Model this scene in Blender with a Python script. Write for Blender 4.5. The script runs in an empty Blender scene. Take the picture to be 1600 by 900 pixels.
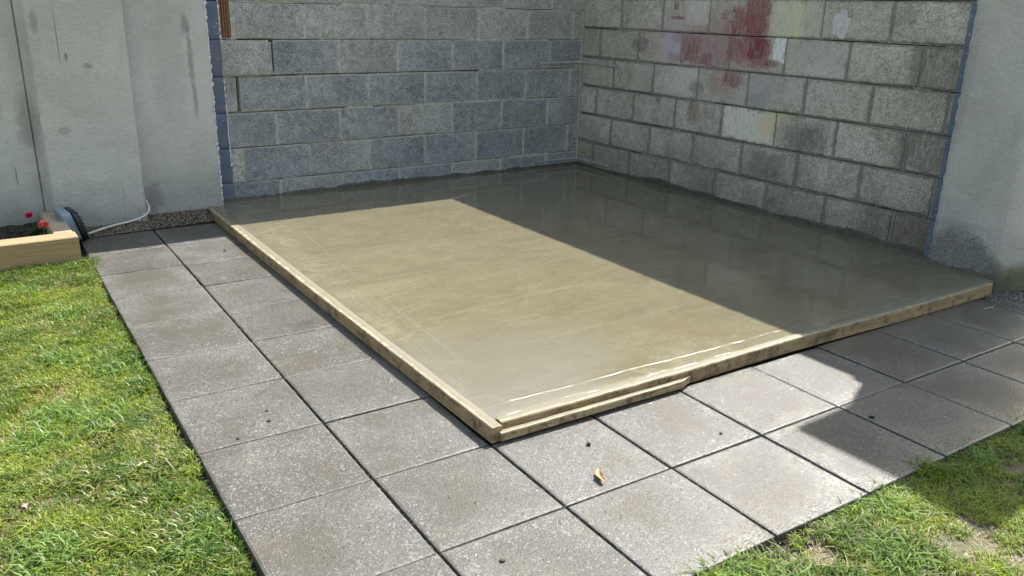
import bpy, bmesh, math, random
import numpy as np
from mathutils import Matrix, Vector, noise as mn

SC = bpy.context.scene
COL = SC.collection
# ------------------------------------------------------------------ camera
def euler_cols(ax, ay, az):
    cx, cy, cz = np.cos([ax, ay, az]); sx, sy, sz = np.sin([ax, ay, az])
    return (np.array([[cz, -sz, 0], [sz, cz, 0], [0, 0, 1]]) @ np.array([[cy, 0, sy], [0, 1, 0], [-sy, 0, cy]])
            @ np.array([[1, 0, 0], [0, cx, -sx], [0, sx, cx]]))
cam_d = bpy.data.cameras.new('camera')
cam = bpy.data.objects.new('camera', cam_d); COL.objects.link(cam)
M4 = np.eye(4); M4[:3, :3] = euler_cols(1.24319, -0.0245, -0.6126); M4[:3, 3] = (-4.4875, -5.3775, 1.2871)
cam.matrix_world = Matrix(M4.tolist())
cam_d.sensor_width = 36; cam_d.lens = 1285.2 / 1600 * 36
cam_d.clip_start = 0.05; cam_d.clip_end = 500
SC.camera = cam
# ------------------------------------------------------------------ sky, sun, exposure
SUN_AZ, SUN_EL = math.atan2(.926, .377), math.radians(50.4)      # azimuth from +Y towards +X
w = bpy.data.worlds.new("World"); SC.world = w; w.use_nodes = True
nt = w.node_tree
sky = nt.nodes.new('ShaderNodeTexSky'); sky.sky_type = 'NISHITA'; sky.sun_disc = False
sky.sun_elevation = SUN_EL; sky.sun_rotation = SUN_AZ; sky.dust_density = 2.5; sky.air_density = 2.0
veil = nt.nodes.new('ShaderNodeMix'); veil.data_type = 'RGBA'; veil.inputs[0].default_value = .15     # thin bright cloud over the blue
nt.links.new(sky.outputs[0], veil.inputs[6]); veil.inputs[7].default_value = (2.6, 2.5, 2.35, 1)
nt.links.new(veil.outputs[2], nt.nodes['Background'].inputs[0])
nt.nodes['Background'].inputs[1].default_value = 0.115
sd = bpy.data.lights.new('sun', 'SUN'); sd.energy = 5.0; sd.angle = math.radians(0.5); sd.color = (1.0, .965, .895)
so = bpy.data.objects.new('sun', sd); COL.objects.link(so)
tosun = Vector((math.sin(SUN_AZ) * math.cos(SUN_EL), math.cos(SUN_AZ) * math.cos(SUN_EL), math.sin(SUN_EL)))
so.rotation_euler = tosun.to_track_quat('Z', 'Y').to_euler(); so.location = (3, 3, 6)
SC.view_settings.view_transform = 'Standard'; SC.view_settings.look = 'None'
SC.view_settings.gamma = 1; SC.view_settings.exposure = 1.10
SC.render.engine = 'CYCLES'
SC.cycles.use_denoising = True
SC.cycles.max_bounces = 8; SC.cycles.diffuse_bounces = 4

RNG = np.random.RandomState(7)
rnd = random.Random(11)
def nz(x, y=0.0, z=0.0, s=1.0): return mn.noise(Vector((x * s, y * s, z * s)))

# ------------------------------------------------------------------ node helper
class NT:
    def __init__(s, name):
        s.m = bpy.data.materials.new(name); s.m.use_nodes = True; s.t = s.m.node_tree; s.t.nodes.clear()
        s.out = s.n('ShaderNodeOutputMaterial'); s.b = s.n('ShaderNodeBsdfPrincipled')
        s.l(s.b.outputs[0], s.out.inputs[0])
        s.tc = s.n('ShaderNodeTexCoord'); s.oi = s.n('ShaderNodeObjectInfo')
        g = s.n('ShaderNodeNewGeometry'); s.pos = g.outputs['Position']
        s.obj = s.tc.outputs['Object']; s.rand = s.oi.outputs['Random']
    def n(s, k): return s.t.nodes.new(k)
    def l(s, a, b): s.t.links.new(a, b)
    def put(s, i, v):
        if v is None: return
        if hasattr(v, 'is_output') or isinstance(v, bpy.types.NodeSocket): s.l(v, i)
        else: i.default_value = v
    def set(s, **k):
        for a, v in k.items(): s.put(s.b.inputs[a.replace('_', ' ')], v)
    def noise(s, scale, detail=4, rough=.6, vec=None, dist=0.0, col=False):
        n = s.n('ShaderNodeTexNoise'); n.inputs['Scale'].default_value = scale; n.inputs['Detail'].default_value = detail
        n.inputs['Roughness'].default_value = rough; n.inputs['Distortion'].default_value = dist
        s.l(vec or s.obj, n.inputs['Vector']); return n.outputs['Color' if col else 'Fac']
    def vor(s, scale, vec=None, feat='F1', out='Distance'):
        n = s.n('ShaderNodeTexVoronoi'); n.feature = feat; n.inputs['Scale'].default_value = scale
        s.l(vec or s.obj, n.inputs['Vector']); return n.outputs[out]
    def map(s, v, a, b, c=0.0, d=1.0, smooth=False):
        n = s.n('ShaderNodeMapRange'); s.l(v, n.inputs[0])
        if smooth: n.interpolation_type = 'SMOOTHSTEP'
        for i, x in zip((1, 2, 3, 4), (a, b, c, d)): n.inputs[i].default_value = x
        return n.outputs[0]
    def math(s, op, a, b=None, c=None):
        n = s.n('ShaderNodeMath'); n.operation = op; s.put(n.inputs[0], a)
        if b is not None: s.put(n.inputs[1], b)
        if c is not None: s.put(n.inputs[2], c)
        return n.outputs[0]
    def vmath(s, op, a, b=None):
        n = s.n('ShaderNodeVectorMath'); n.operation = op; s.put(n.inputs[0], a)
        if b is not None: s.put(n.inputs[1], b)
        return n.outputs[0]
    def mix(s, f, a, b, mode='MIX'):
        n = s.n('ShaderNodeMix'); n.data_type = 'RGBA'; n.blend_type = mode; s.put(n.inputs[0], f)
        for i, v in ((6, a), (7, b)):
            s.put(n.inputs[i], v if not isinstance(v, tuple) else (*v[:3], 1.0))
        return n.outputs[2]
    def sep(s, v):
        n = s.n('ShaderNodeSeparateXYZ'); s.l(v, n.inputs[0]); return n.outputs
    def comb(s, x, y, z):
        n = s.n('ShaderNodeCombineXYZ')
        for i, v in enumerate((x, y, z)): s.put(n.inputs[i], v)
        return n.outputs[0]
    def bump(s, h, dist=.002, strength=1.0, normal=None):
        n = s.n('ShaderNodeBump'); n.inputs['Distance'].default_value = dist; n.inputs['Strength'].default_value = strength
        s.l(h, n.inputs['Height'])
        if normal is not None: s.l(normal, n.inputs['Normal'])
        return n.outputs[0]
    def attr(s, name, typ='GEOMETRY', out='Color'):
        n = s.n('ShaderNodeAttribute'); n.attribute_name = name; n.attribute_type = typ; return n.outputs[out]
    def perobj(s, scale=1.0):
        """object coordinates shifted by a per-object random amount, so that copies differ"""
        r = s.math('MULTIPLY', s.rand, 37.0)
        return s.vmath('ADD', s.obj, s.comb(r, r, s.math('MULTIPLY', r, 1.7)))
    def box_mask(s, X, Z, cx, cz, rx, rz, wob, soft=.12):
        dx = s.math('DIVIDE', s.math('ABSOLUTE', s.math('SUBTRACT', X, cx)), rx)
        dz = s.math('DIVIDE', s.math('ABSOLUTE', s.math('SUBTRACT', Z, cz)), rz)
        d = s.math('ADD', s.math('MAXIMUM', dx, dz), wob)
        return s.map(d, 1 + soft, 1 - soft, 0, 1)
    def ell_mask(s, X, Z, cx, cz, rx, rz, wob, soft=.3):
        dx = s.math('DIVIDE', s.math('SUBTRACT', X, cx), rx); dz = s.math('DIVIDE', s.math('SUBTRACT', Z, cz), rz)
        d = s.math('SQRT', s.math('ADD', s.math('MULTIPLY', dx, dx), s.math('MULTIPLY', dz, dz)))
        return s.map(s.math('ADD', d, wob), 1 + soft, 1 - soft, 0, 1, True)
    def edge(s, vec=None):
        """distance to the block's outline, from the piece's own half sizes"""
        x, y, z = s.sep(s.obj)
        ex = s.math('SUBTRACT', s.attr('half_w', 'OBJECT', 'Fac'), s.math('ABSOLUTE', x))
        ez = s.math('SUBTRACT', s.attr('half_h', 'OBJECT', 'Fac'), s.math('ABSOLUTE', z))
        return s.math('MINIMUM', ex, ez)

# ------------------------------------------------------------------ object helpers
def link(o, parent=None):
    COL.objects.link(o)
    if parent is not None: o.parent = parent
    return o
def mesh_obj(name, verts, faces, mat=None, parent=None, smooth=False, loc=None):
    me = bpy.data.meshes.new(name); me.from_pydata([tuple(map(float, v)) for v in verts], [], faces); me.update()
    if mat: me.materials.append(mat)
    if smooth: me.polygons.foreach_set('use_smooth', [True] * len(me.polygons))
    o = bpy.data.objects.new(name, me); link(o, parent)
    if loc is not None: o.location = loc
    return o
def empty(name, loc=(0, 0, 0), rz=0.0):
    o = bpy.data.objects.new(name, None); link(o); o.location = loc; o.rotation_euler = (0, 0, rz)
    o.empty_display_size = .1; return o
def tag(o, label=None, cat=None, group=None, kind=None):
    if label: o['label'] = label
    if cat: o['category'] = cat
    if group: o['group'] = group
    if kind: o['kind'] = kind
    return o
def copy_tree(o, parent=None):
    c = o.copy(); COL.objects.link(c)
    if parent is not None: c.parent = parent
    for ch in list(o.children): copy_tree(ch, c)
    return c
def grid_faces(nu, nv, off=0):
    return [(off + i * nv + j, off + (i + 1) * nv + j, off + (i + 1) * nv + j + 1, off + i * nv + j + 1)
            for i in range(nu - 1) for j in range(nv - 1)]
def tube(points, radii, seg=8, cap=True):
    """verts, faces of a tube through points"""
    P = [Vector(p) for p in points]; n = len(P)
    if not hasattr(radii, '__len__'): radii = [radii] * n
    V, F = [], []
    up = Vector((0, 0, 1))
    for i in range(n):
        t = (P[min(i + 1, n - 1)] - P[max(i - 1, 0)]).normalized()
        a = t.cross(up)
        if a.length < 1e-3: a = t.cross(Vector((1, 0, 0)))
        a.normalize(); b = a.cross(t)
        for k in range(seg):
            an = 2 * math.pi * k / seg
            V.append(P[i] + (a * math.cos(an) + b * math.sin(an)) * radii[i])
    for i in range(n - 1):
        for k in range(seg):
            F.append((i * seg + k, i * seg + (k + 1) % seg, (i + 1) * seg + (k + 1) % seg, (i + 1) * seg + k))
    if cap:
        F.append(tuple(range(seg - 1, -1, -1))); F.append(tuple((n - 1) * seg + k for k in range(seg)))
    return V, F

# ------------------------------------------------------------------ materials
def mat_block(name, base, dark, light, mortar_col, mortar_w, side):
    s = NT(name); v = s.perobj()
    grain = s.noise(230, 3, .75, v); mid = s.noise(26, 5, .65, v); big = s.noise(5.5, 4, .6, v)
    c = s.mix(s.map(big, .38, .60), dark, base)
    c = s.mix(s.map(mid, .40, .68, 0, .9), c, light)
    c = s.mix(s.map(s.noise(15, 5, .7, s.vmath('ADD', v, (4, 4, 4))), .54, .68, 0, .45), c, dark)
    c = s.mix(s.map(s.noise(2.6, 3, .5, v), .35, .62, .55, 0), c, s.mix(.5, dark, (.62, .62, .62), 'MULTIPLY'))
    c = s.mix(s.map(s.rand, 0, 1, 0, .35), c, s.mix(.5, c, dark))
    sp = s.vor(210, v, out='Color'); sx = s.sep(sp)[0]
    c = s.mix(s.map(sx, .80, .95, 0, .38), c, tuple(min(1, x * 1.6) for x in light))
    c = s.mix(s.map(sx, .24, .08, 0, .6), c, tuple(x * .35 for x in dark))
    X, Y, Z = s.sep(s.pos)
    wob = s.math('ADD', s.math('MULTIPLY', s.math('SUBTRACT', s.noise(14, 4, .6, s.pos), .5), 1.6), s.math('MULTIPLY', s.math('SUBTRACT', s.noise(75, 4, .7, s.pos), .5), 1.5))
    e = s.edge()
    ew = s.math('ADD', e, s.math('MULTIPLY', s.math('SUBTRACT', s.noise(24, 5, .72, v), .5), .055))
    if side == 'back':
        # pale mineral bloom near the edges
        c = s.mix(s.map(ew, .014, .002, 0, .55), c, (.44, .44, .425))
    else:
        c = s.mix(s.map(ew, mortar_w, mortar_w - .006, 0, .85), c, mortar_col)
        D = s.math('MULTIPLY', Y, -1.0)
        # dark blotches in the block centres, dirtier lower down and far from the corner
        c = s.mix(s.map(s.noise(7, 4, .7, s.pos), .58, .70, 0, .45), c, (.16, .15, .135))
        c = s.mix(s.map(s.noise(2.2, 3, .6, s.pos), .40, .62, 0, .35), c, s.mix(1.0, c, (.62, .60, .57), 'MULTIPLY'))
        paints = [  # centre d, z, half sizes, colour, opacity, soft
            ('e', 1.62, 1.05, .85, .42, (.60, .585, .56), .40, .5), ('e', 1.42, 1.10, .58, .20, (.38, .19, .20), .55, .6),
            ('b', 1.035, 1.05, .11, .10, (.56, .50, .60), .7, .6), ('b', 1.225, 1.045, .085, .085, (.22, .085, .095), .75, .3),
            ('b', 1.10, .985, .09, .03, (.27, .10, .13), .45, .4), ('b', 1.20, 1.12, .16, .03, (.30, .17, .22), .5, .4),
            ('b', 1.44, 1.035, .14, .095, (.30, .19, .21), .55, .5), ('b', 1.37, .99, .05, .04, (.18, .05, .06), .5, .5),
            ('e', 1.70, 1.24, .19, .10, (.27, .105, .105), .95, .3), ('b', 1.79, 1.28, .115, .12, (.27, .105, .105), .94, .12),
            ('b', 1.715, 1.07, .155, .085, (.27, .105, .105), .92, .2), ('b', 1.82, 1.06, .085, .095, (.21, .05, .065), .85, .2),
            ('b', 1.74, .99, .17, .03, (.45, .30, .28), .45, .4),
            ('b', 1.985, 1.085, .05, .075, (.78, .80, .82), 1.0, .15), ('b', 1.93, 1.00, .05, .02, (.17,.05,.055), .7, .3),
            ('b', 2.00, 1.262, .13, .115, (.62, .60, .46), .85, .2), ('b', 2.20, 1.262, .09, .11, (.56, .54, .42), .5, .3),
            ('b', 2.09, 1.262, .018, .115, (.68, .62, .36), .75, .4), ('b', 2.14, 1.05, .07, .10, (.46, .47, .44), .55, .3),
            ('b', 2.07, 1.05, .012, .10, (.55, .50, .30), .45, .5), ('b', 2.33, 1.04, .10, .08, (.45, .46, .47), .45, .4),
            ('b', 1.045, 1.325, .02, .022, (.22, .03, .04), .85, .2), ('b', 1.065, 1.252, .07, .012, (.25, .05, .06), .75, .3),
            ('b', 1.05, 1.21, .09, .035, (.50, .46, .50), .6, .4), ('b', 1.25, 1.29, .10, .07, (.66, .63, .60), .65, .5),
            ('b', 1.20, .83, .13, .095, (.62, .60, .57), .75, .4), ('e', 1.30, .80, .06, .05, (.15, .07, .05), .55, .4),
            ('e', 1.55, .84, .12, .07, (.40, .22, .20), .55, .4), ('e', 1.63, .88, .09, .05, (.13, .035, .035), .6, .4),
            ('b', 1.82, .84, .12, .10, (.42, .39, .43), .5, .4), ('e', 1.85, .765, .08, .035, (.22, .27, .36), .45, .5),
            ('b', 1.795, .60, .225, .098, (.74, .71, .64), .95, .12), ('e', 1.955, .62, .07, .09, (.68, .56, .30), .7, .8),
            ('b', 2.06, .70, .10, .015, (.62, .58, .25), .6, .4), ('b', 2.06, .58, .045, .09, (.48, .46, .34), .5, .4),
            ('e', 1.29, .64, .045, .09, (.14, .06, .045), .6, .4), ('e', 2.23, .575, .13, .065, (.15, .146, .138), .7, .5),
            ('b', 2.31, .56, .10, .09, (.16, .155, .145), .55, .5), ('b', 1.99, .36, .15, .08, (.15, .146, .138), .6, .5),
            ('e', 2.00, .30, .08, .05, (.15, .145, .135), .5, .5), ('b', 3.0, .60, .14, .11, (.10, .095, .085), .6, .3),
            ('b', 3.02, 1.05, .16, .12, (.10, .097, .09), .6, .3), ('b', 1.48, .37, .17, .08, (.40, .36, .32), .30, .3),
            ('e', .70, 1.06, .08, .06, (.10, .095, .085), .6, .4), ('b', 2.95, .16, .25, .12, (.10, .09, .078), .5, .4),
        ]
        streak = s.noise(1.0, 5, .75, s.comb(s.math('MULTIPLY', D, 60.0), 0.0, s.math('MULTIPLY', Z, 14.0)))
        worn = s.math('MULTIPLY', s.map(streak, .36, .54, .30, 1.0), s.map(grain, .33, .44, .60, 1.0))
        for kind, cx, cz, rx, rz, pc, op, soft in paints:
            f = (s.box_mask if kind == 'b' else s.ell_mask)(D, Z, cx, cz, rx, rz, s.math('MULTIPLY', wob, (.45 if kind == 'b' else 1.0) + soft * .9), soft * (.5 if kind == 'b' else .8))
            c = s.mix(s.math('MULTIPLY', s.math('MULTIPLY', f, op), worn), c, pc)
        # damp low down, with a wavering edge
        damp = s.map(s.math('ADD', Z, s.math('MULTIPLY', s.math('SUBTRACT', s.noise(4, 4, .6, s.pos), .5), .5)), .42, .06, 0, .75)
        c = s.mix(damp, c, s.mix(1.0, c, (.55, .50, .44), 'MULTIPLY'))
    h = s.math('ADD', s.math('MULTIPLY', grain, .6), s.math('MULTIPLY', mid, 1.0))
    h = s.math('ADD', h, s.map(sx, .25, .0, 0, -.8))
    s.set(Base_Color=c, Roughness=.93, Normal=s.bump(h, .0026 if side == 'back' else .0030, .6))
    s.b.inputs['Specular IOR Level'].default_value = .25
    return s.m
MB_BACK = mat_block('blue_grey_block', (.325, .343, .362), (.205, .220, .240), (.47, .48, .485), None, 0, 'back')
MB_PALE = mat_block('pale_grey_block', (.41, .41, .40), (.28, .28, .272), (.56, .56, .545), None, 0, 'back')
MB_RIGHT = mat_block('weathered_block', (.53, .50, .445), (.37, .345, .30), (.64, .615, .56), (.235, .222, .195), .013, 'right')

def mat_mortar(name, a, b):
    s = NT(name); n = s.noise(40, 5, .7, s.pos)
    c = s.mix(s.map(n, .35, .65), a, b)
    s.set(Base_Color=c, Roughness=.95, Normal=s.bump(s.noise(160, 4, .7, s.pos), .004, 1)); return s.m
M_MORT_B = mat_mortar('pale_mortar', (.33, .32, .29), (.62, .605, .56))
M_MORT_R = mat_mortar('grey_mortar', (.20, .19, .168), (.30, .285, .255))

def mat_plaster(tint=(.66, .655, .63), rough_base=None, green=None):
    s = NT('render_plaster'); P = s.pos; X, Y, Z = s.sep(P)
    big = s.noise(1.8, 5, .6, P, .6); mid = s.noise(9, 5, .65, P)
    c = s.mix(s.map(big, .35, .65), tuple(x * .78 for x in tint), tint)
    c = s.mix(s.map(mid, .5, .75, 0, .35), c, tuple(x * 1.12 for x in tint))
    c = s.mix(s.map(s.noise(150, 4, .8, P), .35, .62, .38, 0), c, tuple(x * .55 for x in tint))
    c = s.mix(s.map(s.noise(34, 4, .75, P), .56, .68, 0, .30), c, tuple(x * .62 for x in tint))
    st = s.noise(1.0, 5, .7, s.comb(s.math('MULTIPLY', X, 26.0), s.math('MULTIPLY', Y, 26.0), s.math('MULTIPLY', Z, 3.2)))
    c = s.mix(s.map(st, .58, .74, 0, .45), c, tuple(x * .55 for x in tint))
    low = s.map(s.math('ADD', Z, s.math('MULTIPLY', s.math('SUBTRACT', s.noise(6, 4, .6, P), .5), .35)), .32, .02, 0, 1)
    c = s.mix(s.math('MULTIPLY', low, .55), c, (.165, .16, .148))
    if green: c = s.mix(s.ell_mask(Y, Z, green[0], green[1], .10, .09, s.math('MULTIPLY', s.math('SUBTRACT', mid, .5), 1.0), .6), c, (.17, .18, .10))
    for (a, cx, cz, rx, rz, op) in ((0, -3.14, 1.15, .022, .06, .6), (0, -3.128, .95, .016, .16, .6), (0, -3.12, .72, .012, .10, .5),
                                    (0, -4.02, .62, .05, .16, .45), (0, -3.70, .93, .02, .015, .6), (0, -4.118, .335, .0035, .05, .95), (0, -3.832, 1.08, .0025, .16, .8), (0, -3.80, .98, .008, .02, .8), (0, -3.42, .14, .05, .09, .5), (0, -3.93, 1.16, .02, .05, .5), (0, -3.86, .58, .03, .02, .4), (0, -3.25, .95, .09, .28, .22), (1, -3.33, .28, .14, .03, .35),
                                    (1, -3.24, .95, .03, .30, .25)):
        wob = s.math('MULTIPLY', s.math('SUBTRACT', s.noise(22, 4, .7, P), .5), 1.6)
        f = s.ell_mask((X, Y)[a], Z, cx, cz, rx, rz, wob, .5)
        c = s.mix(s.math('MULTIPLY', f, op), c, (.20, .205, .20))
    # hairline cracks: thin lines between large cells, only here and there
    cr = s.vor(3.0, s.vmath('ADD', P, s.vmath('SCALE', s.noise(7, 4, .6, P, col=True))), 'DISTANCE_TO_EDGE')
    crm = s.math('MULTIPLY', s.map(cr, .006, .0, 0, 1), s.map(s.noise(1.3, 2, .5, P), .56, .62, 0, 1))
    c = s.mix(s.math('MULTIPLY', crm, .6), c, (.12, .12, .115))
    h = s.math('ADD', s.math('MULTIPLY', s.noise(55, 5, .7, P, .4), 1.0), s.math('MULTIPLY', s.noise(8, 3, .6, P), 2.0))
    fm = s.noise(1, 4, .7, s.comb(s.math('MULTIPLY', s.math('ADD', X, Y), 45.0), 0.0, s.math('MULTIPLY', Z, 130.0)), .8)
    h = s.math('ADD', h, s.math('MULTIPLY', fm, .8))
    if rough_base:   # coarse patch cast over the foot of the pier
        f = s.ell_mask(Y, Z, rough_base[0], rough_base[1], rough_base[2], rough_base[3], s.math('MULTIPLY', s.math('SUBTRACT', mid, .5), .5), .15)
        h = s.math('ADD', h, s.math('MULTIPLY', f, s.math('MULTIPLY', s.noise(95, 3, .8, P), 4.5)))
        c = s.mix(s.math('MULTIPLY', f, s.map(s.noise(85, 3, .8, P), .38, .55, .75, 0)), c, (.17, .165, .155))
    s.set(Base_Color=c, Roughness=.9, Normal=s.bump(h, .0065, 1.0)); return s.m
M_PLASTER = mat_plaster(); M_PLASTER_R = mat_plaster((.61, .60, .57), (-3.36, .02, .24, .24), (-3.64, .03))

def mat_blue(side):
    s = NT('blue_painted_block'); P = s.pos
    c = s.mix(s.map(s.noise(9, 4, .6, P), .3, .7), (.10, .128, .195), (.15, .185, .262))
    fl = s.vor(75, P, out='Color'); dd = s.vor(75, P)
    f = s.math('MULTIPLY', s.map(s.sep(fl)[0], .90, .93), s.map(dd, .34, .22))
    f = s.math('MULTIPLY', f, s.map(s.noise(5, 3, .6, P), .45, .6))
    c = s.mix(f, c, (.62, .64, .66))
    s.set(Base_Color=c, Roughness=.6, Normal=s.bump(s.noise(60, 4, .6, P), .003, .7)); return s.m
M_BLUE = mat_blue(0)

def simple(name, c, r=.7, bump=None, var=.25, metal=0, scale=30):
    s = NT(name); n = s.noise(scale, 4, .65, s.perobj())
    cc = s.mix(s.map(n, .3, .7), tuple(x * (1 - var) for x in c), tuple(min(1, x * (1 + var)) for x in c))
    s.set(Base_Color=cc, Roughness=r, Metallic=metal)
    if bump: s.set(Normal=s.bump(s.noise(bump[0], 4, .65, s.obj), bump[1], 1))
    return s.m
M_CHALK = simple('white_plaster_crumbs', (.66, .67, .67), .95, (90, .003))

def mat_paving():
    s = NT('wet_concrete_flag'); P = s.pos; v = s.perobj(); X, Y, Z = s.sep(P)
    c = s.mix(s.map(s.noise(3.0, 4, .6, v), .3, .7), (.056, .054, .048), (.092, .089, .080))
    c = s.mix(s.map(s.noise(10, 5, .65, v), .50, .72, 0, .55), c, (.165, .143, .110))
    c = s.mix(s.map(s.math('FRACT', s.math('MULTIPLY', s.rand, 7.31)), 0, 1, 0, .6), c, (.125, .121, .112))
    # reddish scuffs here and there
    c = s.mix(s.map(s.noise(4.5, 5, .7, P), .62, .78, 0, .35), c, (.20, .15, .12))
    g = s.vor(250, v, out='Color'); gx = s.sep(g)[0]; g2 = s.sep(s.vor(120, v, out='Color'))[1]
    c = s.mix(s.map(g2, .90, .98, 0, .5), c, (.27, .255, .225)); c = s.mix(s.map(g2, .10, .03, 0, .7), c, (.04, .037, .033))
    c = s.mix(s.map(gx, .84, .97, 0, .50), c, (.33, .32, .30))
    c = s.mix(s.map(gx, .20, .05, 0, .80), c, (.075, .07, .065))
    fine = s.noise(330, 2, .7, v); mid = s.noise(110, 4, .7, v)
    h = s.math('ADD', s.math('MULTIPLY', fine, .5), s.math('MULTIPLY', mid, .9))
    h = s.math('ADD', h, s.math('ADD', s.math('MULTIPLY', gx, .45), s.math('MULTIPLY', s.noise(190, 2, .6, v), 1.0)))
    c = s.mix(s.map(s.noise(3.6, 5, .65, s.vmath('ADD', P, (7, 3, 0))), .50, .62, 0, .55), c, (.062, .050, .033))
    ox, oy, oz = s.sep(s.obj)
    ed = s.math('DIVIDE', s.math('MAXIMUM', s.math('ABSOLUTE', ox), s.math('ABSOLUTE', oy)), .197)
    ed = s.math('ADD', ed, s.math('MULTIPLY', s.math('SUBTRACT', s.noise(5, 4, .6, v), .5), 1.5))
    mid_ = s.map(ed, .95, .35, 0, 1, True)               # damp brown middle, paler rim, different on every flag
    c = s.mix(s.math('MULTIPLY', mid_, s.map(s.rand, 0, 1, .0, .60)), c, (.062, .056, .043))
    c = s.mix(s.map(ed, .95, 1.35, 0, .30), c, (.20, .195, .18))
    # wet film: more to the right, in loose patches
    wet = s.math('ADD', s.map(X, -3.5, -2.2, .05, .75), s.math('MULTIPLY', s.math('SUBTRACT', s.noise(2.6, 4, .6, P), .5), 1.3))
    wet = s.math('MULTIPLY', s.map(wet, .0, .5, 0, 1), s.map(mid_, 0, 1, 1, .35))
    c = s.mix(s.math('MULTIPLY', wet, .40), c, s.mix(1.0, c, (.60, .57, .52), 'MULTIPLY'))
    rough = s.map(wet, 0, 1, .50, .26)
    s.set(Base_Color=c, Roughness=rough, Normal=s.bump(h, .0024, .75))
    s.b.inputs['IOR'].default_value = 1.45
    s.put(s.b.inputs['Coat Weight'], s.math('MULTIPLY', wet, .9)); s.b.inputs['Coat Roughness'].default_value = .08
    s.l(s.bump(h, .0040, 1.0), s.b.inputs['Coat Normal'])
    return s.m
M_PAVE = mat_paving()

def mat_wet_concrete():
    s = NT('fresh_wet_concrete'); P = s.pos; X, Y, Z = s.sep(P)
    v = s.vmath('MULTIPLY', P, (1.0, 1.9, 1.0))
    c = s.mix(s.map(s.noise(2.0, 7, .68, v, .9), .3, .7), (.140, .122, .074), (.190, .168, .106))
    c = s.mix(s.map(s.noise(7, 5, .65, v, .4), .5, .75, 0, .4), c, (.205, .184, .120))
    # float lines: pale ridges of laitance where the float turned; d = signed distance to the line
    def line(coord, along, at, slope, a0, a1, width, op, wobs=.012, rg=1.0):
        nonlocal c, ridge
        wv = s.math('MULTIPLY', s.math('SUBTRACT', s.noise(3.0, 3, .6, P), .5), wobs * 2)
        d = s.math('ABSOLUTE', s.math('SUBTRACT', s.math('ADD', coord, wv), s.math('ADD', s.math('MULTIPLY', along, slope), at)))
        m = s.map(d, width, width * .15, 0, 1, True)
        m = s.math('MULTIPLY', m, s.math('MULTIPLY', s.map(along, a0 - .05, a0 + .05), s.map(along, a1 + .05, a1 - .05)))
        m = s.math('MULTIPLY', m, s.map(s.noise(5, 4, .7, P), .32, .5))
        c = s.mix(s.math('MULTIPLY', m, op), c, (.24, .225, .165)); ridge = s.math('ADD', ridge, s.math('MULTIPLY', s.math('MULTIPLY', m, rg), s.map(s.noise(45, 4, .8, P), .35, .60, .35, 1)))
    ridge = s.math('MULTIPLY', X, 0.0)
    wv2 = s.math('MULTIPLY', s.math('SUBTRACT', s.noise(5, 5, .7, P), .5), .10)
    lb_ = s.map(s.math('ADD', s.math('SUBTRACT', X, s.math('MULTIPLY', Y, .068)), wv2), -2.86, -2.90, 0, 1)
    fb_ = s.map(s.math('ADD', s.math('SUBTRACT', Y, s.math('MULTIPLY', X, -.055)), wv2), -3.51, -3.56, 0, 1)
    band = s.math('MULTIPLY', s.math('MAXIMUM', lb_, fb_), s.map(s.noise(6, 5, .7, P), .3, .6, .3, 1))
    c = s.mix(s.math('MULTIPLY', band, .35), c, (.215, .200, .145))
    slur = s.math('MULTIPLY', s.math('MAXIMUM', s.map(s.math('ADD', s.math('SUBTRACT', X, s.math('MULTIPLY', Y, .068)), wv2), -2.70, -2.90, 0, 1), s.map(s.math('ADD', s.math('SUBTRACT', Y, s.math('MULTIPLY', X, -.055)), wv2), -3.30, -3.56, 0, 1)),
        s.map(s.noise(1, 6, .75, s.comb(s.math('MULTIPLY', X, 5.0), s.math('MULTIPLY', Y, 5.0), 3.0), 1.2), .50, .60))
    c = s.mix(s.math('MULTIPLY', slur, .55), c, (.275, .250, .170))
    c = s.mix(s.map(s.noise(1, 6, .7, s.comb(s.math('MULTIPLY', X, 2.2), s.math('MULTIPLY', Y, 7.0), 8.0), 1.0), .54, .66, 0, .38), c, (.235, .212, .140))
    c = s.mix(s.map(s.noise(1, 6, .7, s.comb(s.math('MULTIPLY', X, 2.6), s.math('MULTIPLY', Y, 6.0), 1.0), 1.2), .54, .66, 0, .30), c, (.105, .090, .055))
    c = s.mix(s.map(s.noise(75, 5, .8, P), .52, .64, 0, .40), c, (.095, .083, .052))
    c = s.mix(s.map(s.noise(28, 5, .75, s.vmath('ADD', P, (3, 9, 1))), .54, .66, 0, .30), c, (.24, .218, .145))
    line(X, Y, -2.885, .068, -3.42, -.30, .010, .32)          # long line beside the left board
    line(X, Y, -2.745, .090, -3.05, -.45, .016, .34)
    line(Y, X, -3.535, -.055, -3.12, -.5, .008, .6)           # along the front board
    line(Y, X, -1.59, -.02, -2.6, -.25, .020, .16, .03, .1); line(Y, X, -2.50, .02, -2.8, -1.2, .020, .16, .03, .15)
    line(Y, X, -2.05, .06, -2.5, -.6, .02, .12, .03, .1); line(Y, X, -3.02, -.01, -2.7, -1.4, .02, .18, .03, .3)
    line(Y, X, -.38, -.01, -2.9, -.1, .008, .30)
    line(X, Y, -.30, .01, -3.4, -.3, .010, .25)
    sw = s.n('ShaderNodeTexWave'); sw.wave_type = 'RINGS'; sw.inputs['Scale'].default_value = 2.2; sw.inputs['Distortion'].default_value = 5.0; sw.inputs['Detail'].default_value = 3; s.l(s.vmath('MULTIPLY', P, (1.0, 2.2, 1.0)), sw.inputs['Vector'])
    c = s.mix(s.map(sw.outputs['Fac'], .70, .98, 0, .10), c, (.19, .175, .122))
    mud = s.noise(60, 4, .7, P)
    c = s.mix(s.map(s.noise(170, 4, .8, P), .35, .65, .0, .35), c, (.085, .076, .050))
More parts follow.
